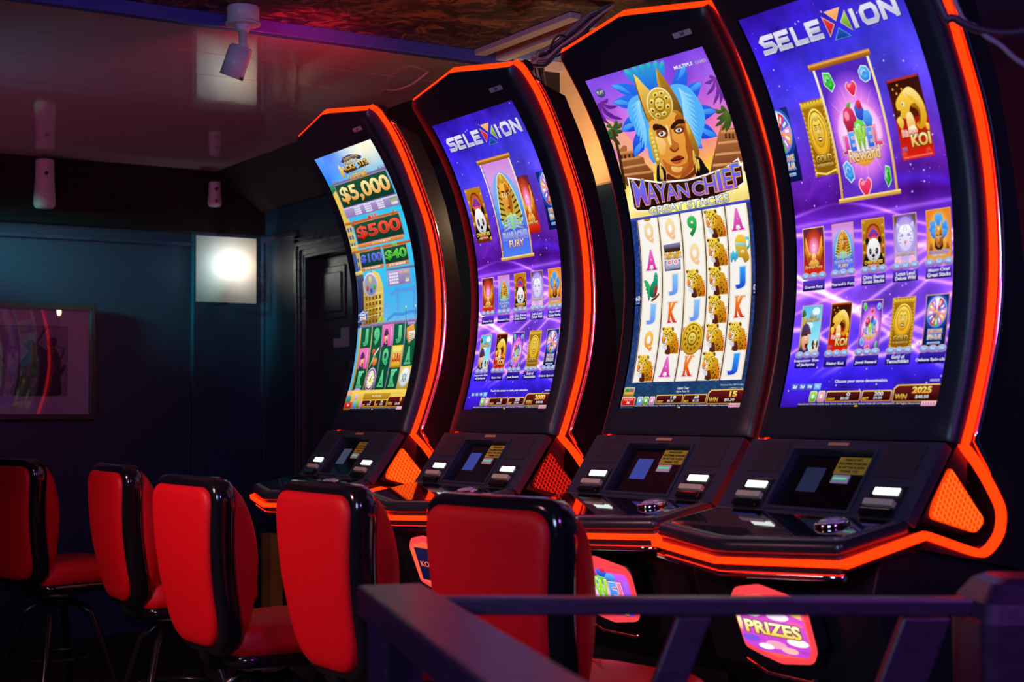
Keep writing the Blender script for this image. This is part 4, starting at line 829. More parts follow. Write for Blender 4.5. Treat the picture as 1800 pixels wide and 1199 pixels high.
                a.L += 1; a.rect(x - 70, y + 8, x + 66, y + 38, '#8888b0', '#48486a'); a.rect(x - 62, y + 14, x + 58, y + 34, '#d0d0e4', '#8080a8'); a.radial(x - 30, y + 14, 28, 10, [(0, '#ffffff'), (.4, '#e03030'), (.7, '#ffffff'), (1, '#3050d0')], 16); a.radial(x + 26, y + 14, 28, 10, [(0, '#ffffff'), (.4, '#e03030'), (.7, '#ffffff'), (1, '#3050d0')], 16)
            elif ch == 'U':
                a.poly([(x - 20, y + 20), (x - 34, y - 20), (x - 4, y - 38), (x + 44, y - 30), (x + 56, y + 4), (x + 70, y + 30), (x + 36, y + 40), (x + 16, y + 26)], '#f8d048', '#a87818', 1); a.line([(x + 46, y - 26), (x + 74, y - 24), (x + 74, y - 4), (x + 56, y + 2)], 10, '#70d8e8', '#3098b0'); a.line([(x - 30, y - 14), (x + 50, y - 8)], 7, '#a8f0f0', '#48b0c0')
                for k in range(4): a.ell(x - 66 + 14 * k, y + 22 - (k % 2) * 6, 10, 14, '#58d0e8', '#2080b0', 8); a.L -= 1
                a.L += 1; a.ell(x + 20, y + 10, 16, 6, '#fff0a0', '#c89830', 10)
    a.L = top + 2; a.ell((xs[0] + xs[1]) / 2, 439, 30, 6, '#d0a030', '#a87818'); a.rect(0, 430, 1000, 438, '#4a54c8', '#343c98')
    for x0, x1 in ((0, 50), (972, 1000)):
        a.rect(x0, 656, x1, 690, '#202868', '#141a4a'); a.text('60', x0 + 6, 660, x1 - 5, 676, '#ffffff', '#c8d0f0', .02); a.text('LINES', x0 + 8, 679, x1 - 8, 684, '#d0d8f4')
    a.text('Game Over', 465, 936, 561, 944, '#f4f4ff', None, .01); a.text('Game Pays 18', 461, 947, 566, 954, '#e0e4f4', None, .01); a.text('Maximum Bet 300 Credits', 810, 931, 985, 936, '#c8d0e8'); a.text('1 CREDIT = 2¢', 880, 941, 985, 946, '#c8d0e8')
    a.rrect(4, 934, 100, 963, 8, '#d0c860', '#807830'); a.rect(14, 938, 52, 948, '#40a060', '#206838'); a.rect(54, 938, 92, 948, '#5070c0', '#c03040'); a.rect(14, 950, 92, 960, '#f0d040', '#c04030')
    a.rrect(2, 964, 124, 992, 8, '#f8c8b0', '#c06040'); a.rrect(8, 967, 118, 989, 6, '#e83028', '#b01010'); a.text('PLAY NOW', 24, 969, 102, 975, '#ffd8d0'); a.text('2¢', 50, 977, 78, 986, '#ffffff', None, .02)
    for x, c1, c2 in ((140, '#78c8f8', '#3078d0'), (193, '#80d858', '#288820'), (247, '#f8a0e0', '#c860b0')): a.L = top + 2; a.rrect(x, 963, x + 48, 990, 8, '#e8e0c0', '#a09868'); a.rrect(x + 5, 966, x + 43, 987, 6, c1, c2); a.ell(x + 24, 976, 9, 5, '#ffffff', '#d8f0f8')
    a.L = top + 2; meters(a, '18', '$0.37', '60', '$1.20', '15', '$0.30'); return a
# ------------------------------------------------------------------ jackpot screen of the far machine
def jackpots():
    a = Art()
    def bg(u, v):
        n = fbm(u, v, 4, 31)
        c = stops(v + .05 * (u - .5), [(0, '#4a8cf8'), (.06, '#3a86f8'), (.12, '#30a4f4'), (.25, '#38c8f4'), (.45, '#3cc8f0'), (.55, '#40b4f0'), (.66, '#58b8ec'), (1, '#58b8ec')])
        g = np.exp(-(((u - .82) / .45) ** 2 + ((v - .02) / .10) ** 2)); c = c * (1 - g[:, None]) + g[:, None] * np.array([1, .97, .86]); c += (n - .5)[:, None] * .35 * np.exp(-v * 5)[:, None]
        c[:, 2] += .2 * np.exp(-((u) / .3) ** 2) * np.exp(-v * 6); return c
    a.backdrop(100, 240, bg); a.L = 2
    # clock tower, street and bridge behind the boards
    a.poly([(0, 120), (60, 110), (120, 130), (100, 150), (0, 150)], '#38a070', '#206848', 1)
    a.poly([(0, 150), (70, 140), (110, 290), (120, 480), (140, 676), (0, 676)], '#f0d060', '#a88830'); a.poly([(0, 380), (60, 380), (70, 676), (0, 676)], '#4a5890', '#2c3868')
    for y in (290, 320, 350, 410, 440): a.rect(20, y, 50, y + 16, '#3868c8', '#2c50a0'); a.rect(66, y, 94, y + 16, '#3868c8', '#2c50a0'); a.L -= 2
    a.L += 2; a.rect(0, 360, 120, 372, '#f8e080', '#c8a848'); a.rect(0, 460, 140, 474, '#f8e080', '#c8a848'); a.rect(0, 474, 130, 500, '#505878', '#384058'); a.poly([(20, 500), (110, 496), (100, 620), (10, 620)], '#38426c', '#242c50')
    a.poly([(120, 545), (300, 465), (400, 480), (440, 520), (440, 676), (90, 676)], '#e8b840', '#8a6420'); a.poly([(300, 465), (400, 480), (450, 530), (445, 676), (330, 676)], '#f0d870', '#b89848')
    for i in range(5):
        for j in range(5): a.rect(140 + i * 58, 560 + j * 22, 166 + i * 58, 574 + j * 22, '#7a5420', '#5a3c14'); a.L -= 1
    a.L += 1
    for y in (552, 580, 606, 634): a.line([(120, y + 4), (440, y - 2)], 3, '#fbe890', '#d0b050'); a.L -= 1
    a.L += 1
    a.poly([(440, 600), (520, 590), (540, 640), (620, 650), (1000, 648), (1000, 676), (440, 676)], '#58a8e8', '#70c0f0')
    for x in (660, 920): a.rect(x, 545, x + 46, 660, '#4c9ce4', '#60b0ec'); a.L -= 1
    a.L += 1
    a.poly([(560, 560), (660, 548), (970, 552), (970, 566), (660, 564), (560, 576)], '#4c9ce4', '#58a4e8'); a.line([(500, 660), (620, 640), (760, 644), (880, 638), (1000, 642)], 12, '#4a98e0', '#4090d8')
    for x in (812, 962): a.line([(x, 676), (x, 622)], 6, '#385878'); a.ell(x, 620, 10, 5, '#f8f4c0', '#c8b870')
    a.leaf(330, 676, 460, 650, 22, '#a8e030', '#68a818', .1); a.leaf(300, 668, 420, 636, 16, '#c8f050', '#88c020', .1)
    # title
    a.poly([(380, 44), (440, 30), (560, 26), (680, 36), (730, 46), (690, 56), (560, 44), (430, 54)], '#384890', '#283468'); a.text('INSPECTOR', 440, 33, 680, 45, '#f0d070', '#b88828', .02, '#4a2c08', .04)
    a.text('SIGN OF', 420, 47, 640, 62, '#f8e080', '#b88820', .01, '#5a3808', .03); a.poly([(330, 70), (760, 58), (780, 84), (380, 92)], '#6a3c14', '#40220c'); a.text('JACKPOTS', 300, 60, 770, 86, '#fff0a0', '#d89820', .02, '#5a2c08', .035); a.leaf(306, 54, 330, 100, 60, '#ffe890', '#c89028', .1); a.ell(590, 72, 26, 15, '#a8e8ff', '#48a8e8')
    L0 = a.L
    def board(x0, y0, x1, y1, c1='#1c5038', c2='#103828', edge='#9a88b8'):
        a.rect(x0 - 10, y0 - 4, x1 + 10, y1 + 4, edge, '#584a78'); a.rect(x0, y0, x1, y1, c1, c2)
    def money(s_, x0, y0, x1, y1, c1, c2, ed, dk):
        a.text(s_, x0, y0, x1, y1, c1, c2, .02, ed, .012, out2=dk, o2w=.03)
    # supreme
    a.line([(60, 118), (985, 116)], 12, '#8880a8', '#58507c')
    for x in (110, 160, 880, 930, 975): a.leaf(x, 122, x + 8, 100, 34, '#a8a0c8', '#4a446c', .1)
    board(92, 122, 960, 210); money('$5,000', 128, 134, 945, 202, '#fff6b0', '#e88400', '#ffe070', '#3a1c04')
    a.text('SUPREME', 372, 98, 690, 123, '#ffe060', '#c87c18', .02, '#5a3008', .03)
    a.rect(78, 215, 985, 254, '#b0a0d0', '#8878b0'); a.line([(78, 216), (985, 218)], 5, '#d8ccec'); a.L += 1
    for x in (250, 430, 640):
        for k in range(4): a.rect(x, 219 + k * 8.2, x + 110, 225 + k * 8.2, '#f0e8fc', '#d8d0ec'); a.L -= 1
        for k in range(3): a.rect(x + 26 + 28 * k, 218, x + 31 + 28 * k, 252, '#a898c8'); a.L -= 1
    a.L += 2; a.rect(860, 222, 960, 236, '#70a850', '#b8b890'); a.rect(860, 238, 960, 248, '#f0f0f0', '#c8c8d8')
    # maxi
    a.line([(0, 274), (915, 278)], 10, '#d87840', '#9a4818'); board(150, 283, 912, 357, edge='#c88050'); money('$500', 176, 294, 900, 346, '#ff5a40', '#b80808', '#ff7060', '#3a0808')
    a.text('MAXI', 430, 259, 590, 281, '#f04030', '#a01010', .02, '#f8c8a0', .03); a.rect(136, 359, 900, 375, '#f0a060', '#c06828'); a.text('50 TO 500 MAJOR', 380, 362, 690, 373, '#fff0d8', '#f0d0a0', .02, '#8a3c10', .03); a.leaf(810, 280, 870, 262, 18, '#d88850', '#8a4818', .1); a.leaf(120, 284, 200, 260, 18, '#d88850', '#8a4818', .1)
    # major and minor
    a.line([(0, 385), (510, 386)], 9, '#d87840', '#9a4818'); a.line([(530, 386), (1000, 388)], 9, '#d87840', '#9a4818'); a.L += 1
    board(140, 392, 500, 448, edge='#c88050'); money('$100', 146, 402, 498, 438, '#6878ff', '#2830c0', '#a8b0ff', '#101038'); a.text('MAJOR', 290, 377, 390, 391, '#6878f8', '#3038b0', .02, '#e0e0ff', .025)
    board(548, 395, 908, 451, edge='#c88050'); money('$40', 560, 404, 898, 443, '#60e040', '#189018', '#b0ff98', '#083008'); a.text('MINOR', 690, 379, 780, 393, '#60d848', '#209020', .02, '#e0ffe0', .025)
    a.rect(130, 450, 506, 463, '#e89858', '#b86028'); a.text('10 TO 100 MAJOR', 190, 452, 450, 461, '#fff0d8', None, .04); a.rect(538, 453, 916, 466, '#e89858', '#b86028'); a.text('10 TO 100 MINOR', 600, 455, 860, 464, '#fff0d8', None, .04)
    a.line([(536, 474), (1000, 478)], 8, '#8880a8', '#58507c'); a.rect(542, 482, 912, 536, '#b8a8d4', '#9080b4'); a.rect(556, 486, 898, 532, '#a898c8', '#8878ac')
    for k in range(4):
        a.rect(572, 489 + 11 * k, 720, 497 + 11 * k, '#f0e8fc', '#d8d0ec'); a.L -= 1
    a.L += 1
    for k in range(3): a.rect(604 + 36 * k, 486, 610 + 36 * k, 532, '#a898c8'); a.L -= 1
    a.L += 1; a.text('50,000', 740, 487, 890, 500, '#f8e070', '#c89828', .02); a.rect(830, 510, 890, 528, '#70a850', '#e8e8e0')
    a.ell(250, 518, 122, 46, '#f0e0f4', '#b8a0c8', 28); a.ell(250, 518, 106, 40, '#a8a8c0', '#7888a0', 28); a.ell(250, 500, 24, 14, '#f0e890', '#c0a850'); a.ell(195, 530, 22, 10, '#e85838', '#a02818'); a.ell(255, 540, 22, 9, '#4868d8', '#2838a0'); a.ell(310, 528, 22, 10, '#58c848', '#288820')
    a.poly([(10, 626), (60, 620), (96, 612), (130, 620), (184, 616), (176, 636), (190, 650), (130, 652), (96, 662), (62, 654), (6, 656), (20, 640)], '#c0d8ff', '#6080d0'); a.poly([(20, 630), (96, 620), (172, 624), (172, 648), (96, 655), (22, 650)], '#4060c8', '#283890'); a.text('STRIKE', 46, 624, 150, 633, '#ffffff', None, .03); a.text('ZONE', 40, 635, 156, 650, '#ffffff', '#f8c040', .06, '#382068', .07)
    # reels
    a.L = L0
    a.rect(40, 670, 1000, 926, '#d8b850', '#a88428'); a.rect(40, 668, 1000, 678, '#9a88c0', '#6a5890')
    for k in range(16): a.ell(260 + k * 48, 669, 24, 6, '#a898c8', '#6a5c90', 8); a.L -= 1
    a.L += 1; xs = [64, 258, 440, 624, 812, 1000]
    for i in range(5): a.rect(xs[i] + 6, 678, xs[i + 1] - 6, 920, '#12603c', '#0a4028'); a.L -= 1
    a.L += 1
    for i in range(6): a.rect(xs[i] - 6, 676, xs[i] + 6, 921, '#e8d080' if i < 2 else '#b8a8d0', '#a08030' if i < 2 else '#786898'); a.L -= 1
    a.L += 1; top = a.L; G = ['JIK', '9CW', 'IQA', 'JMK', 'PAY']
    for i, cm in enumerate(G):
        for j, ch in enumerate(cm):
            a.L = top; x = (xs[i] + xs[i + 1]) / 2; y = 716 + 81 * j
            if ch in 'JKQA9':
                sletter(a, ch, x, y, 92 if ch != 'J' else 74, 62, '#68d8a0', '#30a868', '#a8e8c0', '#0a4830')
            elif ch == 'I':
                i0 = len(a.T); a.rect(x - 84, y - 40, x + 84, y + 40, '#f878c0', '#e850a0'); a.frame(x - 60, y - 62, x + 84, y + 42); inspector(a); a.pop(); a.T[i0:] = [(np.stack([np.clip(t[0][:, 0], x - 84, x + 84), np.clip(t[0][:, 1], y - 40, y + 40)], 1), t[1], t[2]) for t in a.T[i0:]]; a.line([(x + 58, y - 30), (x + 62, y + 36)], 10, '#d0e0f8', '#8098c8')
            elif ch == 'C': a.ell(x + 10, y + 14, 40, 17, '#f8a050', '#c05818', 14); a.ell(x - 26, y - 22, 30, 12, '#e86848', '#a03018', 10); a.line([(x - 60, y + 36), (x - 10, y - 10), (x + 60, y - 36)], 8, '#f8f0e0', '#b8a890'); a.ell(x + 14, y - 4, 12, 8, '#60c070', '#288838', 8)
            elif ch == 'W': a.ell(x, y + 2, 84, 46, '#d8a8f0', '#a070c8', 28); a.ell(x, y + 2, 70, 39, '#7a4a18', '#4a2c10', 28); a.ell(x, y + 2, 60, 34, '#fffce8', '#f0e8b0', 28); [a.line([(x + 44 * math.cos(q), y + 2 + 25 * math.sin(q)), (x + 54 * math.cos(q), y + 2 + 31 * math.sin(q))], 6, '#604020') for q in [k * math.pi / 6 for k in range(12)]]; a.ell(x, y + 4, 16, 9, '#f8e040', '#c8a818'); a.line([(x, y + 2), (x + 20, y - 16)], 5, '#302010')
            elif ch == 'M': a.rect(x - 86, y - 40, x + 86, y + 42, '#f8d848', '#b88818'); a.rrect(x - 70, y - 34, x + 70, y + 36, 14, '#ffe880', '#d8a828'); a.rect(x - 70, y - 12, x + 70, y + 18, '#d83828', '#a01c10'); a.text('MAXI', x - 66, y - 16, x + 66, y + 20, '#fff080', '#e84020', .02, '#901808', .03)
            elif ch == 'P': a.poly([(x - 70, y - 20), (x + 40, y - 34), (x + 70, y + 6), (x - 10, y + 40), (x - 60, y + 16)], '#f8a848', '#c06018'); a.poly([(x - 40, y - 6), (x + 60, y - 8), (x + 64, y + 20), (x - 20, y + 34)], '#f8f0e0', '#d8c0a8'); a.rect(x - 60, y - 40, x + 60, y - 30, '#c8a8e8', '#9878c8'); [a.line([(x - 24, y + 4 + 7 * k), (x + 50, y + 2 + 6 * k)], 2.4, '#a07858') for k in range(4)]
            elif ch == 'Y': a.rect(x - 92, y - 42, x + 92, y + 42, '#f0d060', '#b89028'); a.ell(x, y, 80, 36, '#e8ecec', '#a8b0b8', 28); a.ell(x, y, 68, 31, '#f8fcf8', '#d0d8d8', 28); a.text('XIX', x - 42, y - 14, x + 42, y + 16, '#88a0b0', '#5a7080', .04)
    a.L = top + 8; a.ell(160, 921, 60, 9, '#d8a8f0', '#b080d8')
    a.rect(0, 921, 1000, 972, '#f8d860', '#d8a838'); a.poly([(0, 921), (90, 921), (40, 972), (0, 972)], '#f0b890', '#c88860'); a.rrect(300, 934, 748, 960, 10, '#c89828', '#a87c18'); a.text('Play 500 Credits', 450, 941, 610, 949, '#fff8e0', None, .01); a.rrect(150, 935, 200, 958, 8, '#e8c8f0', '#b890d0')
    a.rect(0, 966, 1000, 1000, '#c89830', '#503818'); a.rrect(6, 942, 90, 968, 8, '#58a8a8', '#306868'); a.rrect(2, 968, 132, 990, 6, '#e83828', '#a81410'); a.text('2¢', 50, 974, 84, 984, '#ffffff', None, .02)
    for x, c1, c2 in ((150, '#78c8f8', '#3078d0'), (206, '#80d858', '#288820'), (260, '#f8a0e0', '#c860b0')): a.rrect(x, 963, x + 46, 988, 8, c1, c2); a.L -= 1
    a.L += 1; meters(a, '2', '$0.04', '50', '$1.00', '0', '$0.00'); return a
SCREENS = [jackpots, lambda: selexion('pharaoh', [('panda', 38, 234), ('phoenix', 660, 815), ('wheel', 906, 1090)], 'Touch the screen to make your selection.', '200', '2000', '$40.00'), mayan,
           lambda: selexion('jewel', [('wheel', -95, 86), ('gold', 178, 332), ('koi', 742, 931)], 'Choose your game denomination.', '200', '2025', '$40.50')]
CARDS['phoenix'] = card_dragon
# lit belly signs, drawn in a 0..1000 square
def sign_base(edge, top, bot, u0=.03, v0=.10, v1=.90):
    def fn(u, v):
        c = stops(v, [(0, top), (1, bot)]); e = (u < u0) | (u > 1 - u0) | (v < v0) | (v > v1); k = stops(v * 0, [(0, edge), (1, edge)]); c[e] = k[e]; return c
    a = Art(); a.backdrop(60, 60, fn); return a
def sign_prizes():
    a = sign_base('#ff5c4c', '#e858c8', '#c040d0', .02, .12, .92); a.poly([(40, 130), (300, 110), (700, 110), (960, 200), (960, 330), (600, 200), (400, 200), (40, 300)], '#ffd890', '#f8b860'); a.ell(420, 200, 90, 80, '#70c0a0', '#386858')
    for x, y, s_, c in ((250, 330, 140, '#ffffff'), (620, 330, 160, '#f8e8ff'), (850, 420, 110, '#f060b0'), (160, 740, 130, '#8050d8'), (500, 790, 150, '#f8a0c0'), (820, 700, 150, '#fff4f8'), (350, 840, 110, '#ffffff'), (680, 850, 120, '#f8b8b0'), (880, 840, 70, '#b040c0')): a.ell(x, y, s_, s_ * .42, c, None, 14)
    a.poly([(20, 420), (70, 400), (80, 520), (50, 640), (20, 600)], '#fffcc8', '#f0c838'); a.text('PRIZES', 110, 440, 900, 650, '#fffcc8', '#f0c838', .04, '#5a3808', .05); return a
def sign_jewel():
    a = sign_base('#ff4058', '#d858e8', '#9038e8', .02, .14, .93); a.radial(420, 480, 480, 360, [(0, '#ffffff'), (.4, '#f8a8f8'), (.8, '#c860f0'), (1, '#9a48e8')]); a.rect(890, 260, 950, 900, '#a868f8', '#6a38e8'); a.L += 1
    a.frame(0, 0, 1000, 1000); fruit(a, 44, 26, 1.15); jewel_logo(a, -2, 30, 96, 92); a.pop(); return a
def sign_word():
    a = sign_base('#ff5c3c', '#1c1840', '#120e2c', .13, .14, .86); a.text('KONAMI', 190, 440, 830, 560, '#ff7860', '#f85040', .02); return a
# ------------------------------------------------------------------ slot machine (local frame: x right, y back, z up from the floor)
SW, SH, ZB = .5567, 1.085, EYE + .004
NB = 80
_s = np.linspace(0, 1, 401); _k = .86173 + .20402 * (_s - .5) - .51088 * ((_s - .5) ** 2 - 1 / 12)
_th = .32576 - np.concatenate([[0], np.cumsum((_k[1:] + _k[:-1]) / 2)]) * SH / 400
_d = np.concatenate([[0], np.cumsum(np.sin((_th[1:] + _th[:-1]) / 2))]) * SH / 400
_h = np.concatenate([[0], np.cumsum(np.cos((_th[1:] + _th[:-1]) / 2))]) * SH / 400
BS = np.linspace(0, 1, NB + 1); BD, BH, BT = [np.interp(BS, _s, q) for q in (_d, _h, _th)]
def prof(s, off=0):
    """point of the curved front at arc length s (metres, may run past either end); off = towards the player"""
    t = s / SH
    if t < 0: d, h, th = s * math.sin(BT[0]), s * math.cos(BT[0]), BT[0]
    elif t > 1: e = s - SH; th = BT[-1]; d, h = BD[-1] + e * math.sin(th), BH[-1] + e * math.cos(th)
    else: d, h, th = [float(np.interp(t, BS, q)) for q in (BD, BH, BT)]
    return d - off * math.cos(th), ZB + h + off * math.sin(th)
def screen_map(uv, off):
    t = np.clip(1 - uv[:, 1] / 1000, 0, 1); d, h, th = [np.interp(t, BS, q) for q in (BD, BH, BT)]; o = off - .004
    return np.stack([(uv[:, 0] / 1000 - .5) * SW, d - o * np.cos(th), ZB + h + o * np.sin(th)], 1)
SIDE = [(-.158, 1.146), (-.138, 1.136), (-.114, 1.113), (-.070, 1.054), (-.022, .965), (.030, .843), (.082, .705), (.111, .57), (.124, .43), (.122, .30), (.098, .15), (.047, -.01), (.014, -.093),
        (.073, -.152), (.128, -.228), (.138, -.262), (.132, -.297), (.113, -.322), (.088, -.340), (.057, -.346), (-.024, -.324), (-.118, -.296), (-.372, -.349)]
def dense(p, n=4, keep=(12, 20, 21, 22)):
    out = []
    for i in range(len(p) - 1):
        a = p[i - 1] if i and i not in keep else p[i]; b, c = p[i], p[i + 1]; d = p[i + 2] if i + 2 < len(p) and (i + 1) not in keep else c
        for j in range(n):
            t = j / n; out.append(tuple(.5 * (2 * b[k] + (c[k] - a[k]) * t + (2 * a[k] - 5 * b[k] + 4 * c[k] - d[k]) * t * t + (3 * b[k] - a[k] - 3 * c[k] + d[k]) * t ** 3) for k in (0, 1)))
    return out + [p[-1]]
SP = dense(SIDE); HX = .345
def nrm(p):
    r = []
    for i in range(len(p)):
        a = Vector(p[max(i - 1, 0)]); b = Vector(p[min(i + 1, len(p) - 1)]); t = (b - a).normalized(); r.append((t.y, -t.x))
    return r
def top_h(x): k = 1 - abs(x) / HX; return SH + .105 + .052 * max(0, k)
def deck_z(d): return ZB - .262 + (d + .166) * .177
CON0, CON1 = Vector((0, -.040, ZB - .084)), Vector((0, -.168, ZB - .262))   # console: seam under the bezel to the deck
CT = (CON1 - CON0).normalized(); CN = Vector((0, CT.z, -CT.y)); CN = CN if CN.y < 0 else -CN
CL = (CON1 - CON0).length
def con(x, s, off=0): p = CON0 + CT * s + CN * off; return (x, p.y, p.z)
def pad(mb, fn, x0, x1, s0, s1, o0, o1):
    """slab lying on the console plane"""
    v = [fn(x, s, o) for o in (o0, o1) for x, s in ((x0, s0), (x1, s0), (x1, s1), (x0, s1))]
    return mb.add(v, [(0, 1, 2, 3), (4, 7, 6, 5), (0, 4, 5, 1), (1, 5, 6, 2), (2, 6, 7, 3), (3, 7, 4, 0)])
def dots_mat(name, base, hole, scale, emit=0):
    m = bpy.data.materials.new(name); m.use_nodes = True; nt = m.node_tree; b = nt.nodes['Principled BSDF']
    tc = nt.nodes.new('ShaderNodeTexCoord'); vo = nt.nodes.new('ShaderNodeTexVoronoi'); vo.inputs['Scale'].default_value = scale; vo.inputs['Randomness'].default_value = 0
    gt = nt.nodes.new('ShaderNodeMath'); gt.operation = 'GREATER_THAN'; gt.inputs[1].default_value = .32
    mx = nt.nodes.new('ShaderNodeMix'); mx.data_type = 'RGBA'; mx.inputs[6].default_value = (*hole, 1); mx.inputs[7].default_value = (*base, 1)
    nt.links.new(tc.outputs['Object'], vo.inputs['Vector']); nt.links.new(vo.outputs['Distance'], gt.inputs[0]); nt.links.new(gt.outputs[0], mx.inputs[0]); nt.links.new(mx.outputs[2], b.inputs['Base Color']); b.inputs['Roughness'].default_value = .5
    return m
M['perf'] = dots_mat('perforated_plastic', (.020, .021, .030), (.002, .002, .003), 160)
M['notice'] = mat('yellow_notice_vinyl', (.52, .42, .03), .5); M['ink'] = mat('black_ink', (.01, .01, .01), .6); M['paper'] = mat('white_sticker', (.42, .45, .55), .5)
M['lcd'] = emis('small_blue_display', (.045, .055, .30), 1.0); M['lcd_dim'] = emis('small_dim_display', (.016, .020, .055), 1.0); M['lcd_grey'] = emis('small_grey_display', (.05, .06, .11), 1.0)
M['sign_rim'] = emis('coral_sign_rim', (1, .06, .075), 1.0); M['grille_glow'] = emis('orange_grille_backlight', (1, .040, .002), 1.25); M['grille_wire'] = emis('orange_lit_grille_wire', (1, .13, .012), 1.4)
M['brass'] = mat('dull_brass', (.62, .60, .42), .38, .3); M['deck'] = mat('satin_deck_plastic', (.016, .016, .022), .28); M['border'] = mat('grey_deck_border', (.075, .066, .078), .30); M['grille_dim'] = emis('dim_red_grille_reflection', (.10, .002, .001), 1.0); M['wire_dim'] = emis('dim_red_grille_wire', (.85, .012, .008), 1.0); M['green_led'] = emis('green_card_light', (.1, .75, .35), .8); M['amber'] = mat('amber_tag', (.55, .25, .12), .4)  # dim red grille: reflected red put into its glow
def plane_map(o, ex, ey, step_dir):
    o, ex, ey, n = [np.array(q, float) for q in (o, ex, ey, step_dir)]
    return lambda uv, off: o + ex * (uv[:, :1] / 1000) + ey * (uv[:, 1:] / 1000) + n * off[:, None]
def text_obj(name, s, m, parent, o, ex, ey, n, bold=.02):
    a = Art(); v, t = text_mesh(s, bold); mn, mx = v.min(0), v.max(0); q = (v - mn) / (mx - mn); P = np.array(o) + np.outer(q[:, 0], ex) + np.outer(1 - q[:, 1], ey) + np.array(n) * .0006
    mb = MB(); mb.add(P.tolist(), t); return obj(name, mb, m, parent, fix=False)
def machine(label, x, y, rz, art, sign, number, lcd, dim=''):
    T = thing('slot_machine', label, 'slot machine', (x, y, 0), rz, 'slot machines in a row')
    # cabinet behind the curved front
    side = SP[:SP.index(min(SP, key=lambda q: abs(q[0] + .024) + abs(q[1] + .324))) + 1]
    poly = [(d, ZB + h) for d, h in side] + [(-.10, ZB - .30), (-.12, ZB - .33), (.25, ZB - .40), (.25, ZB + .30), (.225, ZB + .50), (.19, ZB + .68), (.163, ZB + .79), (.112, ZB + .923), (.045, ZB + 1.057), (-.035, ZB + 1.085), (-.105, ZB + 1.128), (-.145, ZB + 1.150)]
    obj('cabinet', MB().prism(poly, 0, -.343, .343), M['cab'], T, .004)
    # bezel: one curved shell around the glass
    XS = [-.347, -.347, -.341, -.326, -.2795, -.14, 0, .14, .2795, .326, .341, .347, .347]; OF = [-.050, -.022, -.007, .0008, .0015, .0015, .0015, .0015, .0015, .0008, -.007, -.022, -.050]
    rows = [-.085, -.078, -.04, -.002] + [SH * k / 60 for k in range(61)] + [None] * 6; V = []; F = []
    for i, s in enumerate(rows):
        for j, (px, of) in enumerate(zip(XS, OF)):
            if s is None: k = (i - len(rows) + 7) / 6; ss = SH + .002 + (top_h(px) - SH - .002) * k; of2 = of - (.012 if k > .95 else 0)
            else: ss = s; of2 = of - (.004 if i == 0 else 0)
            d, z = prof(ss, of2); V.append((px, d, z))
    n = len(XS); i0, i1 = 4, 64
    for i in range(len(rows) - 1):
        for j in range(n - 1):
            if 4 <= j < 8 and i0 <= i < i1: continue
            F.append((i * n + j, i * n + j + 1, (i + 1) * n + j + 1, (i + 1) * n + j))
    bz = obj('bezel', MB().add(V, F, True), M['bezel'], T)
    # screen: dark glass backing plus the lit picture as its sub-part
    V = []; F = []
    for s in np.linspace(-.03, SH + .03, 81):
        for px in (-.312, .312): d, z = prof(float(s), -.0052); V.append((px, d, z))
    for i in range(80): F.append((2 * i, 2 * i + 1, 2 * i + 3, 2 * i + 2))
    sc = obj('screen', MB().add(V, F, True), M['glass'], T)
    art().build('screen_picture', screen_map, M['screen_art'], sc, 12.5)
    # light strips
    rb = MB(); tp = [(-HX, -.160, ZB + 1.142)] + [(x_, -.160 - .030 * (1 - abs(x_) / HX) , ZB + 1.142 + .044 * (1 - abs(x_) / HX)) for x_ in (-.3, -.2, -.1, 0, .1, .2, .3)] + [(HX, -.160, ZB + 1.142)]
    a = Vector((0, -.57, .82)); b = Vector((0, -.82, -.57))
    rb.ribbon(tp, [a] * len(tp), [b] * len(tp), .0125, .012); obj('top_light_strip', rb, M['led'], T)
    for sx in (-1, 1):
        N = nrm(SP); rb = MB().ribbon([(sx * (HX + .003), d, ZB + h) for d, h in SP], [(0, q[0], q[1]) for q in N], [(1, 0, 0)] * len(SP), .0175, .018)
        obj('side_light_strip', rb, M['led'], T)
        e = [(d + .036 * abs(q[0]) * (1 if q[0] > 0 else -1), h + .036 * q[1] * (1 if q[0] > 0 else 1)) for (d, h), q in zip(SP, N)]
        cut = [(d + .033, h) for d, h in SP[9:48]]
        obj('chrome_edge', MB().tube([(sx * (HX + .002), d, ZB + h) for d, h in cut] + [(sx * (HX + .002), .106, ZB - .158)], .0085, 10), M['chrome'], T)
        obj('corner_cap', MB().prism(rounded([(-.134, ZB + 1.152), (-.119, ZB + 1.162), (-.094, ZB + 1.152), (-.086, ZB + 1.126), (-.106, ZB + 1.124)], .008, 3), 0, sx * (HX - .03), sx * (HX + .008)), M['chrome'], T, .005)
        # side speaker, lit; the dim one glows in place of a red reflection
        tri = rounded([(-.030, ZB - .140), (.085, ZB - .272), (.052, ZB - .300), (-.100, ZB - .258), (-.092, ZB - .228)], .016, 4)
        sp = obj('side_speaker', MB().prism(tri, 0, sx * (HX - .004), sx * (HX + .0015)), M['grille_dim' if dim else 'grille_glow'], T)
        g = MB(); P = [Vector(p) for p in inset(tri, .0025)]
        for fam in (0, 1):
            dr = Vector((math.cos(1.15), math.sin(1.15))) if fam else Vector((math.cos(-.75), math.sin(-.75))); nn = Vector((-dr.y, dr.x))
            lo = min(p.dot(nn) for p in P); hi = max(p.dot(nn) for p in P); k = lo + .008
            while k < hi:
                hit = []
                for i in range(len(P)):
                    p, q = P[i - 1], P[i]; u, v = p.dot(nn) - k, q.dot(nn) - k
                    if u * v < 0: hit.append(p + (q - p) * (u / (u - v)))
                if len(hit) >= 2: g.tube([(sx * (HX + .003), h_.x, h_.y) for h_ in hit[:2]], .0016, 5)
                k += .0125
        obj('grille', g, M['wire_dim' if dim else 'grille_wire'], sp)
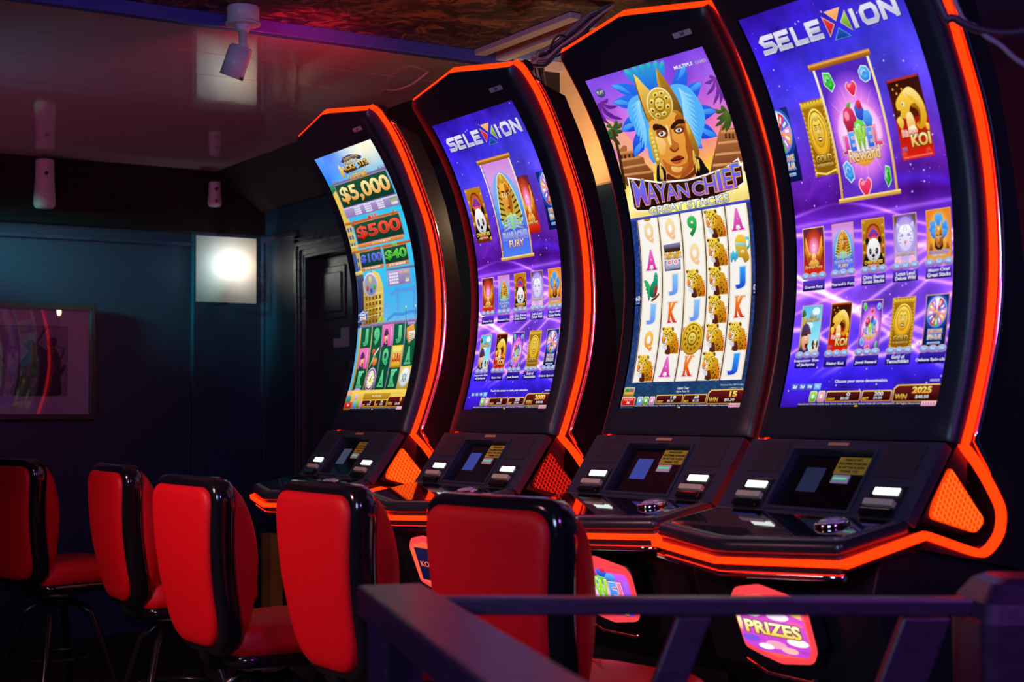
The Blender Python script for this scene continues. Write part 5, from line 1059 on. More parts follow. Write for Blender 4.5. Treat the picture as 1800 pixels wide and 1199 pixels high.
    # number sticker above the glass
    ns = []
    for xx, ss in ((.190, SH + .062), (.268, SH + .062), (.268, SH + .045), (.190, SH + .045)): d, z = prof(ss, .0022); ns.append(Vector((xx, d, z)))
    st = obj('number_sticker', MB().add([tuple(p) for p in ns], [(0, 3, 2, 1)]), M['paper'], T, fix=False)
    ex = ns[1] - ns[0]; ey = ns[3] - ns[0]; text_obj('sticker_number', number, M['ink'], st, ns[0] + ex * .37 + ey * .2, ex * .26, ey * .6, (0, -.8, -.6))
    # console with its recessed bay
    bx0, bx1, b0, b1 = -.150, .140, .032, .205
    cp = MB()
    def top_x(s): return .343 - .006 * s / CL
    cells = [(-1, bx0, 0, CL), (bx1, 1, 0, CL), (bx0, bx1, 0, b0), (bx0, bx1, b1, CL)]
    for a_, b_, s0, s1 in cells: pad(cp, con, -.340 if a_ == -1 else a_, .340 if b_ == 1 else b_, s0, s1, 0, -.03)
    pad(cp, con, bx0, bx1, b0, b1, -.024, -.03); cp_o = obj('console_panel', cp, M['console'], T, .002)
    body = [(CON0.y + .05, CON0.z), (CON1.y + .05, CON1.z), (.02, ZB - .30), (.04, ZB - .10)]; obj('console_body', MB().prism(body, 0, -.338, .338), M['cab'], T)
    fr = MB()
    for a_, b_, s0, s1 in ((bx0 - .008, bx1 + .008, b0 - .008, b0), (bx0 - .008, bx1 + .008, b1, b1 + .008), (bx0 - .008, bx0, b0, b1), (bx1, bx1 + .008, b0, b1)): pad(fr, con, a_, b_, s0, s1, .005, -.02)
    obj('bay_frame', fr, M['console'], T, .002)
    obj('bay_panel', pad(MB(), con, bx0 + .004, bx1 - .004, b0 + .004, b1 - .004, -.018, -.024), M['glass'], T)
    obj('info_display', pad(MB(), con, -.094, -.024, .074, .146, -.0165, -.018), M[lcd], T)
    nt_ = obj('notice', pad(MB(), con, .008, .116, .040, .090, -.0165, -.018), M['notice'], T)
    o_ = Vector(con(0, 0, -.0164))
    for k, tx in enumerate(('PLEASE DO NOT...', 'PLACE DRINKS ON MACHINE', 'OR HIT THE SCREEN.', 'THANK YOU')):
        text_obj('notice_line', tx, M['ink'], nt_, o_ + Vector((.030 if k in (0, 3) else .014, 0, 0)) + CT * (.044 + .0115 * k), Vector((.064 if k in (0, 3) else .096, 0, 0)), CT * .0075, CN, .03)
    cs = obj('card_slot', pad(MB(), con, .014, .074, .093, .118, -.014, -.018), M['white_plastic'], T, .002); obj('card_light', pad(MB(), con, .020, .068, .1025, .1075, -.0132, -.014), M['green_led'], cs)
    obj('bay_tag', pad(MB(), con, -.038, .034, .008, .017, .0015, -.002), M['amber'], T)
    for sx, (l0, l1) in ((-1, (-.262, -.182)), (1, (.200, .282))):
        obj('speaker_grille', pad(MB(), con, l0 - .03, l1 + .012 if sx > 0 else l1 + .005, .012, .104, .0012, -.002), M['perf'], T)
        sl = MB(); pad(sl, con, l0 - .014, l1 + .014, .126, .222, .004, -.01); so = obj('bill_slot', sl, M['cab'], T, .003)
        lb = MB()
        for k in range(6): q = (l1 - l0) / 6; pad(lb, con, l0 + q * k + .0008, l0 + q * (k + 1) - .0008, .136, .156, .008, .003)
        obj('slot_light', lb, M['white_led'], so, .002)
        obj('slot_lip', pad(MB(), con, l0 - .006, l1 + .006, .174, .190, .018, .003), M['brass'], so, .002); obj('slot_tray', pad(MB(), con, l0 - .008, l1 + .008, .198, .216, .016, .003), M['gloss'], so, .003)
    # deck with glass button panel
    plan = rounded([(-.338, -.160), (-.338, -.372), (0, -.452), (.338, -.372), (.338, -.160)], [.005, .02, .05, .02, .005], 4)
    def slab(p, z0, z1, r=0):
        return [[(x_, d, deck_z(d) + z0) for x_, d in inset(p, r)], [(x_, d, deck_z(d) + z1) for x_, d in inset(p, r)]]
    dk = MB(); A = slab(plan, -.034, -.034, .006)[0]; B1 = slab(plan, -.026, -.026, 0)[0]; B2 = slab(plan, -.010, -.010, 0)[0]; B3 = slab(plan, -.002, -.002, .007)[0]; B4 = slab(plan, 0, 0, .012)[0]
    dk.rings([A, B1, B2, B3, B4], sm=True); obj('deck', dk, M['deck'], T)
    gp = rounded([(-.312, -.182), (-.312, -.352), (0, -.420), (.312, -.352), (.312, -.182)], [.01, .02, .04, .02, .01], 4)
    obj('deck_border', MB().rings([[(x_, d, deck_z(d) + z) for x_, d in inset(gp, i_)] for i_, z in ((-.013, -.002), (-.012, .0018), (0, .0018))], sm=False), M['border'], T)
    obj('touch_glass', MB().rings([[(x_, d, deck_z(d) + z) for x_, d in inset(gp, i_)] for i_, z in ((0, 0), (0, .0026), (.002, .0032))], sm=False), M['glass'], T)
    R = Matrix.Translation((.196, -.262, deck_z(-.262) + .003)) @ Matrix.Rotation(.175, 4, 'X')
    bt = obj('spin_button', MB().lathe([(.041, 0), (.042, .006), (.038, .011), (.031, .012), (.0305, .008)], n=28, M4=R), M['chrome'], T)
    obj('button_cap', MB().lathe([(.030, .004), (.030, .012), (.026, .0155), (.014, .018), (.001, .0185)], n=24, M4=R), mat_cap, bt)
    V3 = [(-.341, -.160, ZB - .302), (-.341, -.372, ZB - .349), (0, -.450, ZB - .362), (.341, -.372, ZB - .349), (.341, -.160, ZB - .302)]
    fp = [V3[1]] + [tuple(Vector(V3[1]).lerp(Vector(V3[2]), k / 6)) for k in range(1, 6)] + [V3[2]] + [tuple(Vector(V3[2]).lerp(Vector(V3[3]), k / 6)) for k in range(1, 6)] + [V3[3]]
    obj('deck_light_strip', MB().ribbon(fp, [(0, 0, 1)] * len(fp), [(0, 1, 0)] * len(fp), .0155, .008), M['led'], T)
    bl = rounded([(-.336, -.130), (-.336, -.366), (0, -.444), (.336, -.366), (.336, -.130)], [.005, .02, .05, .02, .005], 4)
    obj('deck_underside', MB().rings([[(x_, d, deck_z(d) + z) for x_, d in inset(bl, i_)] for i_, z in ((.02, -.080), (.004, -.074), (.004, -.033))], sm=False), M['cab'], T)
    obj('deck_chrome', MB().tube([(q[0] * .99, q[1] + .012, q[2] - .031) for q in fp], .0085, 10), M['chrome'], T)
    # lower cabinet and lit belly sign
    lw = [(-.235, ZB - .335), (-.262, ZB - .43), (-.185, ZB - .655), (-.10, ZB - .74), (-.10, .09), (-.17, .03), (-.17, 0), (.33, 0), (.33, ZB - .33)]
    obj('lower_cabinet', MB().prism(lw, 0, -.325, .325), M['cab'], T, .004)
    sg = [(-.124, -.468), (-.097, -.440), (-.006, -.425), (.128, -.448), (.147, -.470), (.144, -.575), (.120, -.606), (.010, -.620), (-.062, -.606), (-.114, -.590)]
    tl = .33; fd = lambda h: -.272 - (h + .53) * math.tan(tl)
    P3 = lambda x_, h, o: (x_, fd(h) - o * math.cos(tl), ZB + h - o * math.sin(tl))
    rsg = lambda d: rounded(inset(sg, d), max(.004, .012 - d * .5), 3); rp = rsg(0)
    rim = obj('belly_sign', MB().rings([[P3(x_, h, .007) for x_, h in rp], [P3(x_, h, .012) for x_, h in rp], [P3(x_, h, .016) for x_, h in rsg(.004)], [P3(x_, h, .016) for x_, h in rsg(.012)]], sm=False), M['sign_rim'], T)
    obj('sign_housing', MB().rings([[P3(x_, h, -.03) for x_, h in rsg(-.004)], [P3(x_, h, .004) for x_, h in rsg(-.004)], [P3(x_, h, .0068) for x_, h in rsg(-.001)]], sm=False), M['cab'], T)
    art2 = sign(); ip = inset([(x_, h - .012 if h > -.5 else h + .010) for x_, h in sg], .0075); bx = (min(p[0] for p in ip), max(p[0] for p in ip), min(p[1] for p in ip), max(p[1] for p in ip))
    # picture clipped to the sign's own outline
    def smap(uv, off):
        x_ = bx[0] + (bx[1] - bx[0]) * uv[:, 0] / 1000; h = bx[3] - (bx[3] - bx[2]) * uv[:, 1] / 1000; o = .0168 + off
        cen = np.array([(bx[0] + bx[1]) / 2, (bx[2] + bx[3]) / 2]); Q = np.stack([x_, h], 1); pn = np.array(ip); s_ = np.ones(len(Q))
        for i in range(len(pn)):
            a_, b_ = pn[i - 1], pn[i]; e = b_ - a_; n_ = np.array([e[1], -e[0]])
            if n_ @ (cen - a_) > 0: n_ = -n_
            num = n_ @ (a_ - cen); den = (Q - cen) @ n_; s_ = np.where(den > num, np.minimum(s_, num / np.maximum(den, 1e-12)), s_)
        Q = cen + (Q - cen) * s_[:, None]
        return np.stack([Q[:, 0], -.272 - (Q[:, 1] + .53) * math.tan(tl) - o * math.cos(tl), ZB + Q[:, 1] - o * math.sin(tl)], 1)
    art2.build('sign_picture', smap, M['sign_art'], rim, None, 4e-5)
    obj('sign_chrome', MB().tube([P3(x_, h, .014) for x_, h in [(.118, -.645), (.10, -.652), (-.05, -.650), (-.12, -.622)]], .006, 8), M['chrome'], rim)
    return T
mat_cap = mat('clear_button_cap', (.30, .28, .38), .08, 0, .6)
machine('leftmost slot machine, its screen listing green and gold jackpot boards over a city street', -5.4584, 2.7835, -.0368, SCREENS[0], sign_word, '307', 'lcd_grey')
machine('second slot machine from the left, its purple menu screen centred on a golden mask scroll', -4.5661, 2.8467, -.0037, SCREENS[1], sign_word, '308', 'lcd', 'dim')
machine('third slot machine, its screen showing a blue-feathered chief above white leopard reels', -3.6523, 2.8995, .0414, SCREENS[2], sign_jewel, '309', 'lcd')
machine('rightmost and nearest slot machine, its purple menu screen centred on a jewel scroll', -2.8146, 2.8032, -.011, SCREENS[3], sign_prizes, '310', 'lcd_dim')
# ------------------------------------------------------------------ red bar chairs (origin on the floor under the seat, facing +y)
def back_outline(w0, w1, z0, z1, r):
    def f(i):
        p = rounded([(-w0 + i, z0 + i), (w0 - i, z0 + i), (w1 - i, z1 - i), (-w1 + i, z1 - i)], [max(.02, r * 1.5 - i), max(.02, r * 1.5 - i), max(.02, r - i), max(.02, r - i)], 7); o = []
        for c in range(4):
            o += p[c * 8:c * 8 + 8]; a = Vector(p[c * 8 + 7]); b = Vector(p[(c * 8 + 8) % 32]); o += [tuple(a.lerp(b, k / 9)) for k in range(1, 9)]
        return o
    return f
def cushion(outline, prof_, place):
    """outline(inset) 2-D, prof_ = [(inset, offset)], place(a, b, off) -> xyz"""
    R = [[place(a, b, o) for a, b in outline(i)] for i, o in prof_]; P = outline(prof_[-1][0]); n = len(P); ca = sum(p[0] for p in P) / n; cb = sum(p[1] for p in P) / n
    for k in (.8, .6, .4, .2, .02): R.append([place(ca + (a - ca) * k, cb + (b - cb) * k, prof_[-1][1]) for a, b in P])
    return MB().rings(R, sm=True)
def by(x, z): return -.205 - .055 * (z - .58) / .47 - .35 * x * x * -1 * .6 - .02 * math.sin(math.pi * (z - .58) / .47)
def make_chair():
    T = thing('bar_chair', '', 'chair')
    sh = back_outline(.196, .248, .530, 1.062, .085)
    pl = lambda a, b, o: (a, by(a, b) + o, b)
    obj('backrest_shell', cushion(sh, [(.06, -.014), (.02, -.018), (.005, -.010), (0, .004), (0, .034), (.006, .046), (.02, .052), (.06, .054)], pl), M['shell'], T)
    rp = back_outline(.170, .222, .558, 1.034, .070)
    obj('rear_pad', cushion(rp, [(0, -.008), (0, -.018), (.004, -.026), (.012, -.031), (.03, -.034), (.055, -.0345)], pl), M['red_leather'], T)
    fp = back_outline(.184, .236, .550, 1.046, .085)
    fk = lambda z: .30 + 1.15 * math.sin(math.pi * min(1, max(0, (1.046 - z) / .496)) ** .85) ** 1.2
    pl2 = lambda a, b, o: (a, by(a, b) + .046 + (o - .046) * fk(b), b)
    obj('front_pad', cushion(fp, [(0, .046), (-.003, .058), (.002, .082), (.014, .100), (.035, .112), (.07, .118), (.11, .120)], pl2), M['red_leather'], T)
    sq = [(-.185, -.175), (.185, -.175), (.232, .20), (.15, .275), (-.15, .275), (-.232, .20)]
    so = lambda i: rounded(inset(sq, i), [max(.02, .07 - i)] * 6, 6)
    sp = lambda a, b, o: (a, b, .535 + o)
    obj('seat', cushion(so, [(.02, 0), (.002, .006), (-.003, .030), (0, .062), (.010, .080), (.03, .090), (.07, .096), (.12, .098)], sp), M['red_leather'], T)
    obj('seat_pan', cushion(so, [(.05, -.035), (.02, -.034), (.010, -.02), (.008, .004)], sp), M['shell'], T)
    obj('back_bracket', MB().tube([(0, -.10, .503), (0, -.165, .503), (0, -.190, .525), (0, -.192, .60)], .024, 10), M['leg'], T)
    obj('swivel', MB().lathe([(.085, .470), (.09, .48), (.09, .50), (.06, .505)], n=24), M['chrome'], T)
    obj('leg_hub', MB().lathe([(.05, .425), (.062, .435), (.062, .475), (.04, .480)], n=20), M['leg'], T)
    for sx in (-1, 1):
        for sy in (-1, 1): obj('leg', MB().tube([(sx * .035, sy * .035, .465), (sx * .10, sy * .10, .40), (sx * .20, sy * .20, .012), (sx * .203, sy * .203, 0)], .018, 10, .013), M['leg'], T)
    obj('foot_ring', MB().tube([(.165 * math.cos(q), .165 * math.sin(q), .22) for q in [2 * math.pi * k / 32 for k in range(33)]], .009, 8), M['leg'], T)
    return T
def dup(r, loc, rz, label):
    c = r.copy(); COL.objects.link(c); c.location = loc; c.rotation_euler = (0, 0, rz); c['label'] = label
    for ch in r.children: d = ch.copy(); COL.objects.link(d); d.parent = c
    return c
spots = [(-2.923, 1.818, .13, 'nearest red bar chair, its backrest crossed by the dark handrail'),
         (-3.742, 1.780, .02, 'red bar chair in front of the feathered chief machine, second nearest of the row'),
         (-4.371, 1.646, .03, 'red bar chair with its seat showing, in the middle of the row of five'),
         (-5.579, 1.797, -.04, 'red bar chair fourth from the handrail, in front of the leftmost machine'),
         (-6.50, 1.64, .30, 'dim red bar chair alone in the dark left of the row')]
c0 = make_chair()
for i, (px, py, rz, lb) in enumerate(spots):
    loc = (px - .225 * math.sin(rz) * 1, py + .225 * math.cos(rz), 0)
    if i == 0: c0.location = loc; c0.rotation_euler = (0, 0, rz); c0['label'] = lb; c0['group'] = 'red bar chairs'
    else: dup(c0, loc, rz, lb)
# ------------------------------------------------------------------ room shell
XW, YB, ZC, XS_, ZU = -8.5, 3.6, EYE + 1.41, -5.20, EYE + 1.445
M['wall'] = mat('navy_wall_paint', (.007, .030, .070), .42, noise=.15, nscale=6, bump=.05)
M['wall_gloss'] = mat('navy_gloss_trim', (.030, .034, .085), .28, noise=.1, nscale=8)
M['ceil'] = mat('glossy_cream_ceiling', (.42, .34, .36), .05, noise=.05, nscale=1.5, spec=.95, bump=.007, stretch=(30, 1.2, 1))
M['floor'] = mat('dark_carpet', (.006, .004, .007), .95, noise=.4, nscale=60)
M['beam'] = mat('dark_rough_timber', (.013, .007, .010), .8, spec=.2, noise=.7, nscale=9, bump=.6, stretch=(1, 1, 3))
M['blue_trim'] = mat('blue_trim_paint', (.05, .065, .34), .35, noise=.1)
def flake_mat():
    m = bpy.data.materials.new('flaked_board_ceiling'); m.use_nodes = True; nt = m.node_tree; b = nt.nodes['Principled BSDF']
    tc = nt.nodes.new('ShaderNodeTexCoord'); n0 = nt.nodes.new('ShaderNodeTexNoise'); n0.inputs['Scale'].default_value = 3; n0.inputs['Detail'].default_value = 3
    mx = nt.nodes.new('ShaderNodeMix'); mx.data_type = 'RGBA'; mx.inputs[0].default_value = .55
    nt.links.new(tc.outputs['Object'], n0.inputs['Vector']); nt.links.new(tc.outputs['Object'], mx.inputs[6]); nt.links.new(n0.outputs[1], mx.inputs[7])
    n = nt.nodes.new('ShaderNodeTexNoise'); n.inputs['Scale'].default_value = 9; n.inputs['Detail'].default_value = 8; n.inputs['Distortion'].default_value = 2.5
    nt.links.new(mx.outputs[2], n.inputs['Vector']); r = nt.nodes.new('ShaderNodeValToRGB'); e = r.color_ramp.elements
    e[0].position = .42; e[0].color = (.020, .010, .012, 1); e[1].position = .64; e[1].color = (.26, .10, .05, 1); k = e.new(.52); k.color = (.07, .028, .022, 1)
    nt.links.new(n.outputs[0], r.inputs[0]); nt.links.new(r.outputs[0], b.inputs['Base Color']); b.inputs['Roughness'].default_value = .6
    bp_ = nt.nodes.new('ShaderNodeBump'); bp_.inputs['Strength'].default_value = .5; bp_.inputs['Distance'].default_value = .01; nt.links.new(n.outputs[0], bp_.inputs['Height']); nt.links.new(bp_.outputs[0], b.inputs['Normal']); return m
M['flake'] = flake_mat()
XR, YF = 2.2, -3.2
struct('floor', MB().box((XW - .1, YF - .1, -.1), (XR + .1, YB + .1, 0)), M['floor'])
struct('wall_left', MB().box((XW - .1, YF - .1, 0), (XW, YB + .1, ZU + .1)), M['wall'])
D0, D1, DH = -7.84, -7.02, EYE + .875                                           # doorway in the back wall
bw = MB().box((XW, YB, 0), (D0, YB + .1, ZU + .1)); bw.box((D1, YB, 0), (XR, YB + .1, ZU + .1)); bw.box((D0, YB, DH), (D1, YB + .1, ZU + .1)); struct('wall_back', bw, M['wall'])
struct('wall_right', MB().box((XR, YF - .1, 0), (XR + .1, YB + .1, ZU + .1)), M['wall'])
struct('wall_front', MB().box((XW - .1, YF - .1, 0), (XR + .1, YF, ZU + .1)), M['wall'])
cm = MB().box((XW, YF, ZC + .006), (XS_, YB, ZU + .1)); xe = [XS_, -5.655, -6.03, -6.535, -6.98, -7.42, -7.86, -8.30, XW]
for k in range(8): cm.box((xe[k + 1] + (.0025 if k < 7 else 0), YF, ZC), (xe[k] - (.0025 if k else 0), YB, ZC + .0065))
cl = struct('ceiling', cm, M['ceil'])
struct('ceiling_board', MB().box((XS_, YF, ZU), (XR, YB, ZU + .1)), M['flake'])
struct('trim_1', MB().box((XS_ - .035, YF, ZC - .014), (XS_ + .012, YB - .3, ZU)), M['blue_trim'], bevel=.003)
struct('beam_end', MB().box((XW, YF, EYE + 1.045), (XW + .07, YB, ZC)), M['beam'])
struct('beam_back', MB().prism([(3.29, ZC), (YB, ZC), (YB, EYE + 1.19), (3.575, EYE + 1.19)], 0, XW, XS_ - .04), M['beam'])
struct('trim_2', MB().box((XW, YF, EYE + .965), (XW + .03, 3.19, EYE + .99)), M['wall_gloss'], bevel=.004)
struct('pilaster', MB().box((XW, 3.165, 0), (XW + .035, YB, EYE + 1.05)), M['wall'], bevel=.003)
struct('trim_3', MB().box((XW + .03, YB - .012, 0), (XW + .075, YB + .001, EYE + 1.05)), M['wall_gloss'])
struct('trim_4', MB().box((XW, YB - .018, EYE + 1.00), (D0 - .12, YB, EYE + 1.035)), M['wall_gloss'], bevel=.004)
# dark doorway: frame, panelled leaf, paper notice
fr = MB()
for x0, x1 in ((D0 - .12, D0), (D1, D1 + .12)):
    fr.box((x0, YB - .025, 0), (x1, YB, DH + .12)); fr.box((x0 + .02, YB - .036, 0), (x1 - .03, YB - .02, DH + .10)); fr.box((x0 + .045, YB - .044, 0), (x1 - .055, YB - .03, DH + .08))
fr.box((D0 - .12, YB - .025, DH), (D1 + .12, YB, DH + .12)); fr.box((D0 - .10, YB - .036, DH + .03), (D1 + .10, YB - .02, DH + .10)); fr.box((D0 - .08, YB - .044, DH + .055), (D1 + .08, YB - .03, DH + .08))
for x0, x1 in ((D0 - .005, D0 + .015), (D1 - .015, D1 + .005)): fr.box((x0, YB - .02, 0), (x1, YB + .12, DH))
fr.box((D0, YB - .02, DH - .015), (D1, YB + .12, DH + .005))
door = bpy.data.objects.new('door_1', None); COL.objects.link(door); door['kind'] = 'structure'
obj('door_frame', fr, M['wall_gloss'], door, .004)
lf = MB().box((D0 + .015, YB + .062, .01), (D1 - .015, YB + .10, DH - .02)); M['door'] = mat('near_black_door_paint', (.030, .032, .050), .24)
dl = obj('door_leaf', lf, M['door'], door, .003)
for x0, x1 in ((D0 + .085, D0 + .37), (D1 - .37, D1 - .085)):
    for z0, z1 in ((.15, .55), (.66, 1.53), (1.76, 2.05)):
        p = MB().box((x0, YB + .054, z0), (x1, YB + .064, z1)); p.box((x0 + .035, YB + .046, z0 + .035), (x1 - .035, YB + .058, z1 - .035)); obj('door_panel', p, M['door'], dl, .006)
obj('door_recess', MB().box((D0 - .1, YB + .12, 0), (D1 + .1, YB + .16, DH + .1)), M['dark'], door)
pn = tag(obj('paper_notice', MB().box((-7.62, YB + .058, 1.60), (-7.43, YB + .0615, 1.65)).box((-7.53, YB + .058, 1.65), (-7.43, YB + .0615, 1.705)), mat('grey_paper', (.35, .33, .45), .7)), 'pale torn paper notice stuck on the dark door', 'notice')
# ------------------------------------------------------------------ wall lamp: two bulbs behind a frosted square plate
lx = XW + .035
ls = thing('wall_lamp', 'square frosted glass wall lamp lit in the corner pilaster', 'lamp', (lx, 3.312, EYE + .822))
m = bpy.data.materials.new('frosted_lamp_glass'); m.use_nodes = True; nt = m.node_tree; b = nt.nodes['Principled BSDF']; nt.nodes.remove(b)
t_ = nt.nodes.new('ShaderNodeBsdfTranslucent'); t_.inputs[0].default_value = (.92, .94, .90, 1); df = nt.nodes.new('ShaderNodeBsdfDiffuse'); df.inputs[0].default_value = (.6, .6, .58, 1)
nz = nt.nodes.new('ShaderNodeTexNoise'); nz.inputs['Scale'].default_value = 4; mr = nt.nodes.new('ShaderNodeMapRange'); mr.inputs[3].default_value = .18; mr.inputs[4].default_value = .24
ms = nt.nodes.new('ShaderNodeMixShader'); nt.links.new(nz.outputs[0], mr.inputs[0]); nt.links.new(mr.outputs[0], ms.inputs[0]); nt.links.new(t_.outputs[0], ms.inputs[1]); nt.links.new(df.outputs[0], ms.inputs[2]); nt.links.new(ms.outputs[0], nt.nodes['Material Output'].inputs[0])
gp_ = MB().rings([[(.145 + k, a, c) for a, c in ((-.185, -.19), (.185, -.19), (.185, .19), (-.185, .19))] for k in (0, .006)], sm=False)
obj('lamp_plate', MB().add([(.145, -.185, -.19), (.145, .185, -.19), (.145, .185, .19), (.145, -.185, .19)], [(0, 1, 2, 3)]), m, ls, fix=False)
obj('lamp_back', MB().box((.001, -.12, -.12), (.014, .12, .12)), M['white_plastic'], ls, .004)
for yy, cl_, st_ in ((.01, (.76, .92, 1), 34), (.085, (1, .66, .38), 27)):
    obj('lamp_bulb', MB().lathe([(.004, -.045), (.016, -.04), (.018, 0), (.016, .04), (.004, .045)], (.07, yy, .03), 14), emis('lamp_bulb_glow', cl_, st_), ls)
    for k in range(3): obj('bulb_rib', MB().box((.089, yy - .016 + .013 * k, -.03), (.092, yy - .011 + .013 * k, .085)), M['white_plastic'], ls)
obj('lamp_clip', MB().box((.014, -.02, -.200), (.154, .01, -.191)).box((.014, .0, .191), (.154, .03, .200)), M['leg'], ls)
obj('lamp_stem', MB().box((.014, -.03, -.13), (.11, .015, -.10)).box((.014, .0, -.11), (.09, .02, -.03)), M['white_plastic'], ls)
# ------------------------------------------------------------------ framed musicians on the end wall
px0, px1, pz0, pz1 = 1.62, 2.588, EYE - .040, EYE + .606
fp_ = thing('framed_picture', 'framed dim print of two musicians on the left wall, reflecting red light strips', 'picture', (XW + .016, (px0 + px1) / 2, pz0), -.026)
cy = (px0 + px1) / 2; H_ = pz1 - pz0; W_ = px1 - px0; f = MB(); h2 = W_ / 2
for a, c in (((-h2, 0), (h2, .032)), ((-h2, H_ - .032), (h2, H_)), ((-h2, .032), (-h2 + .032, H_ - .032)), ((h2 - .032, .032), (h2, H_ - .032))): f.box((.004, a[0], a[1]), (.040, c[0], c[1]))
obj('picture_frame', f, mat('dark_wood_frame', (.035, .025, .030), .35, noise=.3, nscale=30), fp_, .006)
obj('backing', MB().box((.001, -h2 + .01, .01), (.012, h2 - .01, H_ - .01)), M['dark'], fp_)
a = Art(); a.rect(0, 0, 1000, 1000, '#b8a4ac', '#b09ca4'); a.rect(150, 168, 868, 822, '#5c4650'); a.rect(154, 174, 864, 816, '#9a8590', '#86707c')
K1, K2 = '#3c3038', '#241c22'
for ox, s_ in ((470, 1), (180, .95)):
    X = lambda x: ox + x * s_
    a.poly([(X(70), 816), (X(78), 700), (X(95), 590), (X(120), 500), (X(150), 440), (X(160), 400), (X(146), 370), (X(140), 330), (X(160), 300), (X(192), 306), (X(200), 340), (X(215), 370), (X(260), 420), (X(300), 500), (X(318), 600), (X(300), 720), (X(280), 816)], K1, K2, 1)
    a.line([(X(185), 420), (X(215), 320), (X(250), 230), (X(272), 180)], 14 * s_, K1); a.poly([(X(196), 330), (X(236), 350), (X(300), 440), (X(330), 500), (X(310), 520), (X(256), 440)], K1, K2, 1)
a.poly([(700, 816), (704, 700), (690, 600), (694, 500), (712, 430), (740, 400), (752, 370), (744, 320), (760, 280), (786, 270), (806, 296), (800, 340), (790, 370), (812, 420), (828, 500), (820, 600), (832, 720), (820, 816)], K1, K2, 1)
a.line([(800, 345), (830, 372), (846, 372)], 8, '#6a5058'); a.line([(846, 372), (838, 440), (810, 520), (780, 600)], 14, '#4a3c44'); a.poly([(770, 590), (800, 610), (826, 560), (852, 520), (856, 560), (826, 640), (790, 650)], '#4a3c44', K2, 1)
a.build('print', plane_map((.0135, h2 - .03 - (W_ - .06), H_ - .03), (0, W_ - .06, 0), (0, 0, -(H_ - .06)), (1, 0, 0)), M['print'], fp_, None, 2e-5)
gm = bpy.data.materials.new('picture_glass'); gm.use_nodes = True; nt = gm.node_tree; nt.nodes.remove(nt.nodes['Principled BSDF'])
tr_ = nt.nodes.new('ShaderNodeBsdfTransparent'); gl = nt.nodes.new('ShaderNodeBsdfGlossy'); gl.inputs['Roughness'].default_value = .01; lw_ = nt.nodes.new('ShaderNodeFresnel'); lw_.inputs[0].default_value = 1.5; ms = nt.nodes.new('ShaderNodeMixShader')
nt.links.new(lw_.outputs[0], ms.inputs[0]); nt.links.new(tr_.outputs[0], ms.inputs[1]); nt.links.new(gl.outputs[0], ms.inputs[2]); nt.links.new(ms.outputs[0], nt.nodes['Material Output'].inputs[0])
obj('picture_glass', MB().add([(.022, -h2 + .02, .02), (.022, h2 - .02, .02), (.022, h2 - .02, H_ - .02), (.022, -h2 + .02, H_ - .02)], [(0, 1, 2, 3)]), gm, fp_, fix=False)
# ------------------------------------------------------------------ pale cylinders on the dark beam, round device
def fixture(lb, x, y, z0, z1, r):
    T = thing('wall_fixture', lb, 'fixture', (x, y, z0), 0, 'pale cylindrical fixtures'); h = z1 - z0
    obj('body', MB().lathe([(r * .3, .0), (r * .92, .004), (r * 1.12, .02), (r * 1.1, h * .25), (r * .98, h * .6), (r * .94, h - .01), (r * .9, h), (r * .2, h)], n=28), M['pale'], T)
    for k, zz in enumerate((.22, .70)): obj('vent', MB().lathe([(.0105, 0), (.0105, .004), (.001, .004)], n=12, M4=Matrix.Translation((r * 1.0, -r * .10, h * zz)) @ Matrix.Rotation(math.pi / 2, 4, 'Y')), M['dark'] if k else mat('dim_red_hole', (.12, .02, .03), .5), T)
fixture('tall pale cylindrical fixture on the dark beam, above the framed picture', XW + .125, 2.28, EYE + 1.115, EYE + 1.385, .052)
fixture('small pale cylindrical fixture under the ceiling corner, above the wall lamp', XW + .125, 3.26, EYE + 1.19, EYE + 1.335, .036)
rd = thing('round_wall_device', 'round black device on the dark beam beside the leftmost machine top', 'device', (-7.22, 3.43, EYE + 1.31)); Rx = Matrix.Rotation(math.pi / 2, 4, 'X')
obj('housing', MB().lathe([(.062, 0), (.062, .012), (.052, .018), (.05, .012)], n=24, M4=Rx), M['leg'], rd); obj('dome', MB().lathe([(.049, .010), (.045, .028), (.03, .042), (.012, .049), (.001, .050)], n=20, M4=Rx), M['gloss'], rd)
# ------------------------------------------------------------------ security camera under the board ceiling
cc = thing('security_camera', 'white security camera hanging from the ceiling edge', 'camera', (-5.062, 2.075, ZU))
obj('mount_base', MB().lathe([(.010, -.001), (.056, -.001), (.057, -.004), (.057, -.056), (.050, -.060), (.01, -.060)], n=32), M['white_plastic'], cc)
obj('mount_cap', MB().lathe([(.062, -.066), (.063, -.060), (.060, -.0585), (.03, -.0585)], n=32).lathe([(.030, -.060), (.024, -.085), (.02, -.092)], n=24), M['white_plastic'], cc)
obj('arm', MB().lathe([(.0155, -.080), (.0150, -.135), (.022, -.142), (.016, -.156), (.004, -.158)], n=20), M['white_plastic'], cc)
Rm = Matrix.Translation((-.004, -.004, -.150)) @ Vector((-.30, -.22, -.93)).to_track_quat('Z', 'Y').to_matrix().to_4x4()
cb = obj('camera_body', MB().lathe([(.012, -.010), (.036, -.008), (.039, 0), (.041, .05), (.040, .095), (.036, .097), (.034, .088)], n=28, M4=Rm), M['white_plastic'], cc)
obj('lens', MB().lathe([(.034, .088), (.030, .090), (.001, .092)], n=24, M4=Rm), M['glass'], cb)
obj('sun_shield', MB().rings([[tuple(Rm @ Vector((r * math.cos(q), r * math.sin(q), z))) for q in [math.radians(-70 + 14 * k) for k in range(21)]] for r, z in ((.0425, .0), (.0445, .0), (.0455, .108), (.0435, .108), (.0425, .0))], False, False, False, True), M['white_plastic'], cb)
